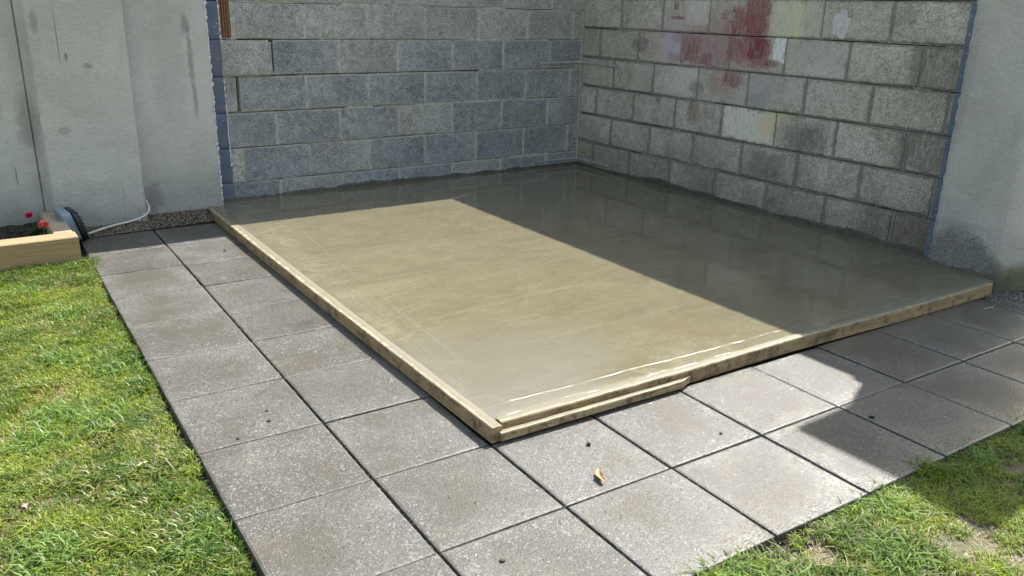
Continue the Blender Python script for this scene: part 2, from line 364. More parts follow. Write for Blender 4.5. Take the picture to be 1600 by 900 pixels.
    chatter = s.noise(1, 3, .6, s.comb(s.math('MULTIPLY', X, 9.0), s.math('MULTIPLY', Y, 70.0), 0.0))
    rip = s.noise(1, 4, .6, s.comb(s.math('MULTIPLY', X, 5.0), s.math('MULTIPLY', Y, 16.0), 0.0), .8)
    h = s.math('ADD', s.math('MULTIPLY', band, s.math('MULTIPLY', s.noise(38, 5, .8, P), 1.6)), s.math('ADD', s.math('MULTIPLY', slur, .6), s.math('MULTIPLY', ridge, .25)))
    h = s.math('ADD', h, s.math('ADD', s.math('MULTIPLY', rip, .45), s.math('MULTIPLY', mud, .14)))
    h = s.math('ADD', h, s.math('MULTIPLY', chatter, .10))
    # freshly worked, rougher corner near the two boards
    cm = s.ell_mask(X, Y, -3.02, -3.15, .55, .38, s.math('MULTIPLY', s.math('SUBTRACT', s.noise(4, 4, .6, P), .5), 1.2), .4)
    h = s.math('ADD', h, s.math('MULTIPLY', cm, s.math('MULTIPLY', chatter, .5)))
    c = s.mix(s.math('MULTIPLY', cm, .6), c, (.165, .158, .125))
    rough = s.map(s.noise(3.5, 4, .6, v), .3, .7, .035, .11)
    s.set(Base_Color=c, Roughness=rough, Normal=s.bump(h, .0008, .45, s.bump(s.math('ADD', ridge, s.math('MULTIPLY', cm, s.math('MULTIPLY', s.noise(1, 4, .7, s.comb(s.math('MULTIPLY', X, 60.0), s.math('MULTIPLY', Y, 14.0), 0.0)), .8))), .0022, .8)))
    s.b.inputs['IOR'].default_value = 1.5
    return s.m
M_WET = mat_wet_concrete()
M_SPLASH = simple('wet_cement', (.075, .070, .058), .5, (70, .004), .4)

def mat_wood(name, a, b, grain_axis='X', cement=True, dirt=.5):
    s = NT(name); x, y, z = s.sep(s.obj)
    sc = {'X': (3.0, 55, 75), 'Y': (55, 3.0, 75)}[grain_axis]
    v = s.vmath('MULTIPLY', s.perobj(), sc)
    g = s.noise(1.0, 5, .65, v, .6)
    c = s.mix(s.map(g, .3, .7), a, b)
    c = s.mix(s.map(s.noise(9, 4, .65, s.obj), .55, .75, 0, dirt), c, tuple(q * .35 for q in a))
    if cement:
        N = s.n('ShaderNodeNewGeometry'); nzz = s.sep(N.outputs['Normal'])[2]
        m = s.math('MULTIPLY', s.map(nzz, .5, .8), s.map(s.noise(8, 5, .7, s.obj), .36, .54))
        c = s.mix(s.map(nzz, .5, .9, 0, .65), c, (.50, .42, .27))
        m = s.math('MULTIPLY', s.map(nzz, .5, .8), s.map(s.noise(26, 5, .75, s.obj), .40, .50))
        c = s.mix(s.math('MULTIPLY', m, .9), c, (.21, .19, .135))
        c = s.mix(s.map(s.noise(19, 5, .8, s.vmath('ADD', s.obj, (3, 1, 4))), .56, .62, 0, .85), c, (.17, .15, .105))
        c = s.mix(s.map(s.noise(48, 3, .8, s.vmath('ADD', s.obj, (1, 7, 2))), .64, .70, 0, .9), c, (.045, .03, .018))
        cem = s.math('ADD', s.sep(s.attr('cement'))[0], s.math('MULTIPLY', s.math('SUBTRACT', s.noise(24, 5, .75, s.obj), .5), 1.3))
        c = s.mix(s.math('MULTIPLY', s.map(cem, .38, .50), s.map(nzz, .5, .8)), c, (.175, .157, .105))
        m2 = s.math('MULTIPLY', s.map(s.noise(15, 6, .8, s.obj), .52, .60, 0, .8), s.map(nzz, .5, .2))
        c = s.mix(m2, c, (.085, .055, .028))
    s.set(Base_Color=c, Roughness=.62, Normal=s.bump(s.math('ADD', g, s.math('MULTIPLY', s.noise(45, 4, .7, s.obj), .8)), .003, .8)); return s.m
M_FORM = mat_wood('formwork_pine', (.28, .19, .10), (.43, .315, .175), 'Y', True, .8)
M_FORM_F = mat_wood('muddy_formwork_pine', (.22, .145, .075), (.39, .28, .155), 'X', True, 1.0)
M_SLEEPER = mat_wood('new_sleeper_pine', (.27, .175, .09), (.45, .32, .18), 'X', False, .3)
M_SLEEPER_Y = mat_wood('weathered_sleeper_pine', (.37, .29, .19), (.46, .37, .26), 'Y', False, .2)
M_DECK = mat_wood('brown_ribbed_timber', (.19, .085, .038), (.30, .15, .07), 'X', False, .3)

def mat_attr(name, rough=.7, transl=0.0, spec=.5):
    s = NT(name); c = s.attr('col')
    s.set(Base_Color=c, Roughness=rough); s.b.inputs['Specular IOR Level'].default_value = spec
    if transl:
        t = s.n('ShaderNodeBsdfTranslucent'); s.l(s.mix(1.0, c, (1.25, 1.25, .55), 'MULTIPLY'), t.inputs[0])
        mx = s.n('ShaderNodeMixShader'); mx.inputs[0].default_value = transl
        s.l(s.b.outputs[0], mx.inputs[1]); s.l(t.outputs[0], mx.inputs[2]); s.l(mx.outputs[0], s.out.inputs[0])
    return s.m
M_GRASS = mat_attr('grass_blades', .45, .45, .45)
M_CRUMB = mat_attr('loose_crumbs', .9)
def mat_ground():
    s = NT('lawn_soil'); P = s.pos
    c = s.mix(s.map(s.noise(5, 5, .65, P), .35, .65), (.16, .125, .080), (.27, .225, .15))
    c = s.mix(s.map(s.noise(2.2, 4, .6, P), .42, .56, 0, .55), c, (.075, .10, .03))
    c = s.mix(s.map(s.noise(80, 4, .7, P), .55, .7, 0, .5), c, (.27, .23, .15))
    s.set(Base_Color=c, Roughness=.95, Normal=s.bump(s.noise(60, 5, .7, P), .012, 1)); return s.m
M_GROUND = mat_ground()
M_SOIL = simple('dark_soil', (.035, .026, .019), .95, (60, .012), .6)
M_BED = simple('damp_sand_bed', (.045, .042, .037), .95, (90, .01), .4)

# ------------------------------------------------------------------ ground, lawn
LEFT_EDGE = lambda y: -4.013 + (y + 3.87) * .0364       # outer edge of the left paving column
FRONT_EDGE = lambda x: -4.268 - (x + 3.6) * .0364       # outer edge of the front paving row
xs = np.concatenate([[-40, -20, -10], np.arange(-6.5, 1.6, .06), [4, 10, 20, 40]])
ys = np.concatenate([[-40, -20, -10], np.arange(-7.0, .4, .06), [4, 10, 20, 40]])
V = []
for x in xs:
    for y in ys:
        z = -.028 + .008 * nz(x, y, 0, 3) + .004 * nz(x, y, 5, 14)
        if x > LEFT_EDGE(y) - .05 and y > FRONT_EDGE(x) - .05: z = -.060      # under paving and slab
        if abs(x) > 9 or y < -9 or y > 3: z = -.04
        V.append((x, y, z))
mesh_ground = mesh_obj('ground', V, grid_faces(len(xs), len(ys)), M_GROUND, smooth=True)
tag(mesh_ground, kind='structure')

def build_blades(name, pts, length, lean, width, cols, mat, rng, zb=-.03):
    n = len(pts); ang = rng.uniform(0, 2 * np.pi, n)
    dx, dy = np.cos(ang), np.sin(ang)
    wx, wy = -dy * width * .5, dx * width * .5
    V = np.zeros((n, 5, 3)); b = np.stack([pts[:, 0], pts[:, 1], np.full(n, zb)], 1)
    mid = b + np.stack([dx * lean * .35, dy * lean * .35, length * .6], 1)
    tip = b + np.stack([dx * lean, dy * lean, length * (1 - .35 * np.clip(lean / np.maximum(length, 1e-4), 0, 1))], 1)
    W = np.stack([wx, wy, np.zeros(n)], 1)
    V[:, 0] = b - W; V[:, 1] = b + W; V[:, 2] = mid - W * .8; V[:, 3] = mid + W * .8; V[:, 4] = tip
    me = bpy.data.meshes.new(name); me.vertices.add(n * 5); me.vertices.foreach_set('co', V.ravel())
    base = np.arange(n)[:, None] * 5
    tri = np.concatenate([base + [0, 1, 3], base + [0, 3, 2], base + [2, 3, 4]], 1).reshape(-1)
    me.loops.add(len(tri)); me.loops.foreach_set('vertex_index', tri.astype(np.int32))
    me.polygons.add(n * 3); me.polygons.foreach_set('loop_start', np.arange(0, n * 9, 3, dtype=np.int32))
    me.polygons.foreach_set('loop_total', np.full(n * 3, 3, dtype=np.int32))
    me.update(calc_edges=True)
    ca = me.color_attributes.new('col', 'FLOAT_COLOR', 'POINT')
    cc = np.ones((n, 5, 4)); cc[:, :, :3] = cols[:, None, :]
    ca.data.foreach_set('color', cc.ravel()); me.materials.append(mat)
    o = bpy.data.objects.new(name, me); return link(o)
_nc = RNG.uniform(-1, 1, (6, 64, 64))
def vnoise(x, y, s, k=0):
    g = _nc[k]; X = x * s; Y = y * s; xi = np.floor(X).astype(int); yi = np.floor(Y).astype(int)
    fx = X - xi; fy = Y - yi; fx = fx * fx * (3 - 2 * fx); fy = fy * fy * (3 - 2 * fy)
    a = g[xi % 64, yi % 64]; b = g[(xi + 1) % 64, yi % 64]; c = g[xi % 64, (yi + 1) % 64]; d = g[(xi + 1) % 64, (yi + 1) % 64]
    return (a * (1 - fx) + b * fx) * (1 - fy) + (c * (1 - fx) + d * fx) * fy
def fbm(x, y, s, k=0): return vnoise(x, y, s, k) + .5 * vnoise(x + 3.1, y + 7.7, s * 2.1, (k + 1) % 6) + .25 * vnoise(x + 9.2, y, s * 4.3, (k + 2) % 6)
def grass_field(regions):
    P_, L_, N_, W_, C_ = [], [], [], [], []
    for (x0, x1, y0, y1, dens) in regions:
        n = int((x1 - x0) * (y1 - y0) * dens)
        x = RNG.uniform(x0, x1, n); y = RNG.uniform(y0, y1, n)
        le = LEFT_EDGE(y); fe = FRONT_EDGE(x)
        jag = .018 * fbm(x, y, 16, 3)
        over_l = np.where(y > -1.3, .02, -.004)             # grass leans over the edge only near the planter
        ok = (x < le + over_l + jag * .6 - .006) | (y < fe + .004 + .022 * vnoise(x, x * 0, 7, 1) + .035 * np.clip(vnoise(x, x * 0 + 3, 2.5, 2), 0, 1) + RNG.normal(0, .004, n))
        ok &= ~((x < -3.93) & (y > -.80))                    # planter
        pv = fbm(x, y, 4.2, 0) * .6 + fbm(x, y, 13, 4) * .65     # bare, worn patches
        right = (y < fe + .1) & (x > -3.7)
        cover = np.where(right, 1.02 - 1.5 * np.clip(pv - .02 + .35 * np.clip((-4.45 - y) / .5, 0, 1), 0, 1), 1.08 - 1.0 * np.clip(pv - .16, 0, 1))
        ok &= RNG.uniform(0, 1, n) < cover
        x, y = x[ok], y[ok]; n = len(x); pv = pv[ok]
        tuft = np.clip(fbm(x, y, 6.5, 2) * 1.2 + .5 * vnoise(x, y, 21, 4), -.4, 1.7)
        near_planter = np.clip((y + 1.15) / .35, 0, 1) * (x < -3.7)
        L = RNG.uniform(.007, .020, n) * (1 + .75 * tuft) + near_planter * RNG.uniform(0, .045, n) + .012
        edge = np.abs(y - FRONT_EDGE(x)) < .10
        L = np.where(edge & (x > -3.4), L * RNG.uniform(1.0, 1.4, n), L)
        lean = L * RNG.uniform(.3, 1.5, n); Wd = RNG.uniform(.0022, .0048, n) * (1 + .4 * (tuft > .5))
        hue = np.clip(.48 + .26 * fbm(x, y, 3.3, 5) + .38 * vnoise(x, y, 23, 3) - .16 * tuft + RNG.normal(0, .26, n), 0, 1)[:, None]
        deep = np.array([.075, .155, .022]); bright = np.array([.36, .43, .065]); straw = np.array([.40, .33, .17]); blue = np.array([.10, .18, .075])
        C = deep * (1 - hue) + bright * hue
        bl = np.clip(fbm(x + 5, y, 5.5, 1) - .55, 0, .7)[:, None]; C = C * (1 - bl) + blue * bl
        dry = (RNG.uniform(0, 1, n) < .05 + .26 * np.clip(pv + .15, 0, 1))[:, None]
        C = np.where(dry, straw * RNG.uniform(.5, 1.1, (n, 1)), C) * RNG.uniform(.75, 1.15, (n, 1))
        P_.append(np.stack([x, y], 1)); L_.append(L); N_.append(lean); W_.append(Wd); C_.append(C)
    cat = np.concatenate
    return cat(P_), cat(L_), cat(N_), cat(W_), cat(C_)
gp, gl, gn, gw, gc = grass_field([(-5.3, -3.85, -4.6, -.78, 44000), (-4.1, -.7, -4.95, -4.15, 56000), (-.7, .8, -4.9, -4.2, 9000),
                                  (-5.3, -.7, -6.3, -4.95, 9000), (-6.6, -5.3, -5.6, -.78, 9000)])
grass = build_blades('grass', gp, gl, gn, gw, gc, M_GRASS, RNG)
tag(grass, 'short patchy green lawn with dry straw and worn soil showing', 'grass', kind='stuff')

tc = [(-4.28, -2.55), (-4.36, -2.72), (-4.18, -2.66), (-4.12, -1.55), (-4.25, -1.15), (-4.42, -3.35), (-4.10, -3.45), (-4.22, -2.05), (-4.05, -2.25), (-4.50, -2.1),
      (-2.95, -4.42), (-2.45, -4.38), (-2.62, -4.52), (-1.95, -4.33), (-1.60, -4.42), (-1.35, -4.36), (-3.05, -4.32), (-4.55, -1.5)]
cp = np.concatenate([np.stack([RNG.normal(a, .045, 230), RNG.normal(b, .05, 230)], 1) for a, b in tc]); k = len(cp)
ok = (cp[:, 0] < LEFT_EDGE(cp[:, 1]) - .004) | (cp[:, 1] < FRONT_EDGE(cp[:, 0]) + .012); cp = cp[ok]; k = len(cp)
cl_ = RNG.uniform(.028, .058, k)
clumps = build_blades('grass_clumps', cp, cl_, cl_ * RNG.uniform(.5, 1.6, k), RNG.uniform(.0030, .0062, k),
    np.array([.15, .24, .055]) * RNG.uniform(.55, 1.6, (k, 1)), M_GRASS, RNG)
tag(clumps, 'coarser blue-green tufts standing above the rest of the lawn', 'grass', kind='stuff')
k = 26000; tx = np.concatenate([RNG.uniform(-5.2, -3.95, k // 2), RNG.uniform(-3.6, -.7, k // 2)]); ty = np.concatenate([RNG.uniform(-4.6, -.85, k // 2), RNG.uniform(-4.95, -4.2, k // 2)])
ok = (tx < LEFT_EDGE(ty) - .008) | (ty < FRONT_EDGE(tx) + .01); tx, ty = tx[ok], ty[ok]; k = len(tx)
tl = RNG.uniform(.010, .034, k)
thatch = build_blades('dry_thatch', np.stack([tx, ty], 1), RNG.uniform(.002, .007, k), tl, RNG.uniform(.0012, .0026, k),
    np.array([.40, .33, .20]) * RNG.uniform(.35, 1.25, (k, 1)), M_GRASS, RNG, zb=-.024)
tag(thatch, 'dry straw-coloured thatch and dead blades lying in the lawn', 'thatch', kind='stuff')
# ------------------------------------------------------------------ paving: 400 mm flags, each its own piece
S_ = .3944; GA = -.0364; CG, SG = math.cos(GA), math.sin(GA); G0 = (-3.619, -3.877)
def gnode(i, j): return (G0[0] + (i - 1) * S_ * CG - j * S_ * SG, G0[1] + (i - 1) * S_ * SG + j * S_ * CG)
paving = mesh_obj('paving', [(-4.03, -4.30, -.034), (.9, -4.50, -.034), (.9, -3.40, -.034), (-3.1, -3.30, -.034), (-3.0, -.12, -.034), (-3.92, -.12, -.034)],
                  [(0, 1, 2, 3), (0, 3, 4, 5)], M_BED)
tag(paving, kind='structure')
def flag_mesh(i, j, u0=0.0, u1=1.0, gaps=(.004, .004, .002, .002)):
    r = random.Random(i * 31 + j * 7 + 5)
    cs = [gnode(i + u0, j), gnode(i + u1, j), gnode(i + u1, j + 1), gnode(i + u0, j + 1)]
    cx = sum(c[0] for c in cs) / 4; cy = sum(c[1] for c in cs) / 4
    gl_, gr_, gb_, gt_ = gaps
    hw = S_ * (u1 - u0) / 2; hh = S_ / 2
    def loc(u, v): return (u * CG - v * SG, u * SG + v * CG)
    def ring(inset, z, jit):
        out = []
        K = 4
        sides = [((-hw + gl_, -hh + gb_), (hw - gr_, -hh + gb_)), ((hw - gr_, -hh + gb_), (hw - gr_, hh - gt_)),
                 ((hw - gr_, hh - gt_), (-hw + gl_, hh - gt_)), ((-hw + gl_, hh - gt_), (-hw + gl_, -hh + gb_))]
        rr = random.Random(i * 91 + j * 17)
        for a, b in sides:
            for k in range(K):
                t = k / K
                u = a[0] + (b[0] - a[0]) * t; v = a[1] + (b[1] - a[1]) * t
                u *= 1 - inset / hw; v *= 1 - inset / hh
                q = loc(u, v); out.append((q[0] + rr.uniform(-jit, jit), q[1] + rr.uniform(-jit, jit), z))
        return out
    n = 16
    V = ring(0, -.034, .0004) + ring(0, -.0036, .0007) + ring(.0015, -.0016, .0006) + ring(.0075, 0, .0008)
    F = []
    for a in (0, 1, 2):
        F += [(a * n + k, a * n + (k + 1) % n, (a + 1) * n + (k + 1) % n, (a + 1) * n + k) for k in range(n)]
    F.append(tuple(3 * n + k for k in range(n)))
    o = mesh_obj('paving_slab', V, F, M_PAVE, paving)
    o.location = (cx, cy, r.uniform(-.002, .0015)); o.rotation_euler = (r.uniform(-.004, .004), r.uniform(-.004, .004), r.uniform(-.003, .003))
    return o
for j in range(-1, 9):
    for i in ((0, 1)):
        wide = .0045 if (i == 1 and j == 1) else .0016
        flag_mesh(i, j, gaps=(.002 if i == 0 else .0055, .0035, (.0045 if i == 1 and j in (0, 1) else wide), (.006 if i == 1 and j == 1 else .0022)))
for j in (-1, 0):
    for i in range(2, 9): flag_mesh(i, j, gaps=(.0055, .0035, .0028, .0028))
    flag_mesh(9, j, 0, .15)
# pale grains in the thin joints, standing in for glare on flag edges
def crumbs(name, pts, sizes, cols, mat, parent=None, z0=0.0, flat=.6, seed=3, zs=None):
    """many small irregular stones, joined into one mesh"""
    rg = np.random.RandomState(seed); n = len(pts)
    base = np.array([(1, 0, 0), (0, 1, 0), (-1, 0, 0), (0, -1, 0), (0, 0, 1), (0, 0, -1)], float)
    tri = np.array([(0, 1, 4), (1, 2, 4), (2, 3, 4), (3, 0, 4), (1, 0, 5), (2, 1, 5), (3, 2, 5), (0, 3, 5)])
    Vv = base[None] * rg.uniform(.5, 1.25, (n, 6, 3)) * np.array([1, rg.uniform(.6, 1), flat]) * sizes[:, None, None]
    Vv += rg.uniform(-.25, .25, (n, 6, 3)) * sizes[:, None, None]
    a = rg.uniform(0, 6.28, n); c, s_ = np.cos(a)[:, None], np.sin(a)[:, None]
    X = Vv[:, :, 0] * c - Vv[:, :, 1] * s_ + pts[:, 0:1]; Y = Vv[:, :, 0] * s_ + Vv[:, :, 1] * c + pts[:, 1:2]
    Zb = z0 if zs is None else zs[:, None]
    Z = Vv[:, :, 2] + Zb + sizes[:, None] * flat * .5
    V3 = np.stack([X, Y, Z], 2).reshape(-1, 3)
    T = (tri[None] + np.arange(n)[:, None, None] * 6).reshape(-1)
    me = bpy.data.meshes.new(name); me.vertices.add(len(V3)); me.vertices.foreach_set('co', V3.ravel())
    me.loops.add(len(T)); me.loops.foreach_set('vertex_index', T.astype(np.int32))
    me.polygons.add(n * 8); me.polygons.foreach_set('loop_start', np.arange(0, n * 24, 3, dtype=np.int32))
    me.polygons.foreach_set('loop_total', np.full(n * 8, 3, dtype=np.int32)); me.update(calc_edges=True)
    ca = me.color_attributes.new('col', 'FLOAT_COLOR', 'POINT'); cc = np.ones((n, 6, 4)); cc[:, :, :3] = cols[:, None, :]
    ca.data.foreach_set('color', cc.ravel()); me.materials.append(mat)
    return link(bpy.data.objects.new(name, me), parent)
pp = []
for j in range(0, 9):
    for i in (0, 1):
        if i == 1 and j in (1, 2): continue
        a, b = gnode(i, j), gnode(i + 1, j)
        k = int((260 if j > 3 else 90) * (1 if j != 8 else .2))
        for _ in range(k):
            t = rnd.random()
            if nz(t * 7 + j * 3.3, i * 5.1) > -.05: pp.append((a[0] + (b[0] - a[0]) * t, a[1] + (b[1] - a[1]) * t + rnd.gauss(0, .0022)))
for i in (1,):
    for _ in range(500):
        t = rnd.uniform(-1, 8); a = gnode(1, t)
        pp.append((a[0] + rnd.gauss(0, .002) - .002, a[1]))
for i in range(2, 9):
    for _ in range(60):
        t = rnd.uniform(-1, 1); a = gnode(i, t); pp.append((a[0] + rnd.gauss(0, .002), a[1]))
pp = np.array(pp); n = len(pp)
js = crumbs('joint_glare_grains', pp, RNG.uniform(.0008, .0024, n), np.array([.42, .41, .38]) * RNG.uniform(.6, 1.3, (n, 1)), M_CRUMB, paving, zs=RNG.uniform(-.012, -.0015, n))
tag(js, kind='stuff')
# ------------------------------------------------------------------ block walls
THR = -.0278                                             # the right wall is a little out of square
WALL_H = 2.20
block_cache = {}
def block_mesh(hw, hh, dep, seed, mat, jit=.0018, chamfer=.006):
    key = (round(hw, 3), round(hh, 3), seed, mat.name)
    if key in block_cache: return block_cache[key]
    r = random.Random(seed * 13 + 1)
    def outline(ins, j):
        w_, h_ = hw - ins, hh - ins; c = min(.004 + ins * .4, w_ * .3)
        p = [(-w_ + c, -h_), (-w_ * .3, -h_), (w_ * .35, -h_), (w_ - c, -h_), (w_, -h_ + c), (w_, 0), (w_, h_ - c),
             (w_ - c, h_), (w_ * .3, h_), (-w_ * .35, h_), (-w_ + c, h_), (-w_, h_ - c), (-w_, 0), (-w_, -h_ + c)]
        return [(a + r.uniform(-j, j), b + r.uniform(-j, j)) for a, b in p]
    n = 14; V = []
    for ins, y, j in ((0, dep, .0005), (0, chamfer * .9, jit), (chamfer, 0, jit * 1.3)):
        V += [(a, y + (r.uniform(-.0006, .0006) if y == 0 else 0), b) for a, b in outline(ins, j)]
    F = []
    for a in (0, 1): F += [(a * n + k, a * n + (k + 1) % n, (a + 1) * n + (k + 1) % n, (a + 1) * n + k) for k in range(n)]
    F.append(tuple(2 * n + k for k in range(n)))
    me = bpy.data.meshes.new('block'); me.from_pydata(V, [], F); me.update(); me.materials.append(mat)
    block_cache[key] = me; return me
def add_block(parent, d0, d1, z0, z1, mat, seed, proud=0.0, gap=.005, dep=.09, tilt=0.0, name='block', jit=.0018):
    """d0..d1 distance along the wall from the corner; local x runs along the wall, local -y faces out"""
    hw = (d1 - d0) / 2 - gap; hh = (z1 - z0) / 2 - gap
    me = block_mesh(hw, hh, dep, seed, mat, jit)
    o = bpy.data.objects.new(name, me); link(o, parent)
    sgn = parent['_s']
    o.location = (sgn * (d0 + d1) / 2, -proud, (z0 + z1) / 2); o.rotation_euler = (0, tilt, 0)
    o['half_w'] = hw; o['half_h'] = hh
    return o
def mortar_sheet(name, parent, length, zlist, mat, sgn, base, amp, cracks, z_lo=-.06, lo=.0022, open_=0.0):
    ds = np.arange(0, length + .001, .012)
    zz = set([z_lo, WALL_H])
    for z in zlist:
        for q in (-.012, -.006, -.003, 0, .003, .006, .012): zz.add(round(z + q, 4))
        zz.add(round(z + .11, 4)); zz.add(round(z + .07, 4)); zz.add(round(z + .15, 4))
    zz = [z for z in sorted(zz) if z_lo <= z <= WALL_H]
    V = []
    for d in ds:
        for z in zz:
            y = base + amp * nz(d, z, 3, 28) + amp * .7 * nz(d, z, 8, 90)
            zn = min(zlist, key=lambda q: abs(q - z)); dz = z - zn
            if abs(dz) < .0125:
                cc_ = -.003 + .0075 * nz(d, zn * 9, 4, 2.2)      # an open, wandering crack along the bed joint
                if abs(dz - cc_) < .0024 and nz(d, zn * 5, 9, 1.7) > -.22 + open_: y += .012 + .018 * (nz(d, zn, 2, 6) > .0)
            for (a0, a1, b0, b1, dep) in cracks:
                if a0 <= d <= a1 and b0 <= z <= b1: y = dep
            y = max(y, lo)
            V.append((sgn * d, y, z))
    F = grid_faces(len(ds), len(zz))
    return mesh_obj(name, V, F, mat, parent, smooth=False)
# back wall, faces -Y, d runs to -X
bw = empty('back_block_wall', (0, 0, 0)); bw['_s'] = -1
tag(bw, 'bluish grey concrete block wall behind the wet slab, cracked joints near its left end', 'wall')
HB = 1.2879; offs = [.1068, .3297, .1155, .3351, .1196, .3351]
MBs = [MB_BACK, MB_BACK, MB_PALE]
def courses(wall, h0, offs, dmax, first, last, pick, special):
    for k in range(first, last + 1):
        z1 = h0 - .225 * k; z0 = z1 - .225
        if z1 < .0: break
        off = offs[k] if 0 <= k < len(offs) else offs[(k % 2)]
        while off > .45: off -= .45
        es = [0.0] + [off + .45 * n for n in range(12) if off + .45 * n < dmax - .02] + [dmax]
        if off < .04: es.pop(1)
        for a in range(len(es) - 1):
            if special(k, a, es, z0, z1): continue
            add_block(wall, es[a], es[a + 1], max(z0, -.02) if z0 < 0 else z0, min(z1, WALL_H), pick(k, a), (k * 3 + a) % 11, proud=rnd.uniform(-.0015, .0015))
def sp_back(k, a, es, z0, z1):
    nseg = len(es) - 1
    if k == 0 and a == nseg - 1: return True
    if k < 0 and a == nseg - 1 and es[a] > 2.79: return True
    if k == 0 and a == nseg - 2: pass
    if k == 1 and a == nseg - 1:       # loose block, slipped forward in an open crack
        add_block(bw, es[a] + .006, es[a + 1] + .012, z0 + .001, z1 - .012, MB_PALE, 5, proud=.012, tilt=math.radians(.5)); return True
    if k == 2 and a == nseg - 1:
        add_block(bw, es[a] + .012, es[a + 1] - .002, z0, z1, MB_PALE, 2, proud=.0); return True
    if k == 4 and a == nseg - 1:       # packed with rough mortar instead of a block
        return True
    return False
def pick_back(k, a):
    if k <= 0: return MB_PALE
    if k >= 4 and a > 3: return MB_PALE if a % 2 else MB_BACK
    return MB_PALE if (k * 7 + a * 5) % 9 == 0 else MB_BACK
courses(bw, HB, offs, 2.905, -4, 5, pick_back, sp_back)
zb = [HB - .225 * k for k in range(-4, 6)]
z1_, z2_ = HB - .225, HB - .45
mo = mortar_sheet('mortar', bw, 2.905, zb, M_MORT_B, -1, .0035, .0085,
    [(2.60, 2.80, z1_ - .004, z1_ + .0045, .07), (2.571, 2.598, z2_ + .0, z1_ + .004, .07), (1.0, 2.60, z2_ + .001, z2_ + .0045, .05), (1.0, 2.6, z2_ + .0045, z2_ + .013, .004),
     (2.809, 2.834, z2_ - .226, z2_ - .003, .07), (2.82, 2.905, z2_ - .228, z2_ - .222, .05), (2.80, 2.835, HB - .226, HB + .9, .012), (2.835, 2.905, HB - .215, 2.3, .05),
     (2.10, 2.905, HB - .225 * 3 - .003, HB - .225 * 3, .03), (2.4, 2.905, HB - .225 * 4 - .003, HB - .225 * 4, .03), (1.2, 2.3, HB - 1.125 - .004, HB - 1.125, .02),
     (.02, .9, HB - .225 * 4 - .003, HB - .225 * 4, .02), (1.7, 2.1, HB - .225 * 4 - .003, HB - .225 * 4, .02)])
# back of the wall and its core, so that it is solid from any side and casts its shadow
core = mesh_obj('wall_core', [(-3.03, .08, -.1), (.25, .08, -.1), (.25, .215, -.1), (-3.03, .215, -.1), (-3.03, .08, WALL_H), (.25, .08, WALL_H), (.25, .215, WALL_H), (-3.03, .215, WALL_H)],
                [(0, 1, 5, 4), (1, 2, 6, 5), (2, 3, 7, 6), (3, 0, 4, 7), (4, 5, 6, 7)], M_MORT_B, bw)
# painted strip beside the plaster: one painted end per course
for k in range(-4, 6):
    z1 = HB - .225 * k; z0 = max(z1 - .225, -.02)
    r = random.Random(k + 50); N = 12; V = []; zt = min(z1, WALL_H)
    for y in (.085, .0):
        for q in range(N + 1):
            z = z0 + .0025 + (zt - z0 - .005) * q / N
            bow = .011 * math.sin(math.pi * q / N)
            for sx, x in ((1, -2.903 + bow * .8), (-1, -3.028)):
                V.append((x - sx * .35 * bow + sx * .003 * nz(z, sx * 3, 1, 60), y + (.006 * (abs(q - N / 2) / (N / 2)) ** 8 if y == 0 else 0), z))
    n2 = (N + 1) * 2; F = []
    for q in range(N):
        a = n2 + 2 * q; F.append((a, a + 2, a + 3, a + 1)); F.append((2 * q, n2 + 2 * q, n2 + 2 * q + 2, 2 * q + 2)[::-1])
    F.append((n2 - 2, n2 - 1, n2 + n2 - 1, n2 + n2 - 2)); F.append((0, 1, n2 + 1, n2))
    o = mesh_obj('painted_block', V, F, M_BLUE, bw, smooth=False); o.location = (0, -.002 + r.uniform(-.001, .001), 0)
    o['label'] = 'block end painted slate blue'
def ragged_strip(name, parent, fn, z0, z1, mat, step=.006, depth=.008):
    """vertical crumbly bead; fn(z) -> (point a, point b) front edges, extruded inwards"""
    V = []; zs_ = np.arange(z0, z1, step)
    for z in zs_:
        a, b, back = fn(z); V += [a, b, back]
    F = []
    for q in range(len(zs_) - 1):
        i = 3 * q
        F += [(i, i + 3, i + 4, i + 1), (i + 1, i + 4, i + 5, i + 2), (i + 2, i + 5, i + 3, i)]
    F += [(0, 1, 2), (3 * len(zs_) - 1, 3 * len(zs_) - 2, 3 * len(zs_) - 3)]
    return mesh_obj(name, V, F, mat, parent)
def bead_fn(z):
    w_ = max(0, .0045 + .007 * nz(z, 2, 0, 45) + .004 * nz(z, 9, 0, 160))
    x = -2.905 + .004 * nz(z, 4, 0, 30)
    return ((x - w_ * .7, -.0042, z), (x + w_ * .8, -.0030, z), (x, .012, z))
ragged_strip('plaster_crumb_edge', bw, bead_fn, .27, WALL_H - .01, M_CHALK)
# rough mortar packed into the short end of course four
V = []; N = 10
for a in range(N + 1):
    for b in range(3 * N + 1):
        V.append((-2.820 - .082 * a / N, -.004 * 0 + .002 + .009 * nz(a * .3, b * .22, 4), HB - 1.125 + .006 + .214 * b / (3 * N)))
mesh_obj('mortar_patch', V, grid_faces(N + 1, 3 * N + 1), M_MORT_B, bw)
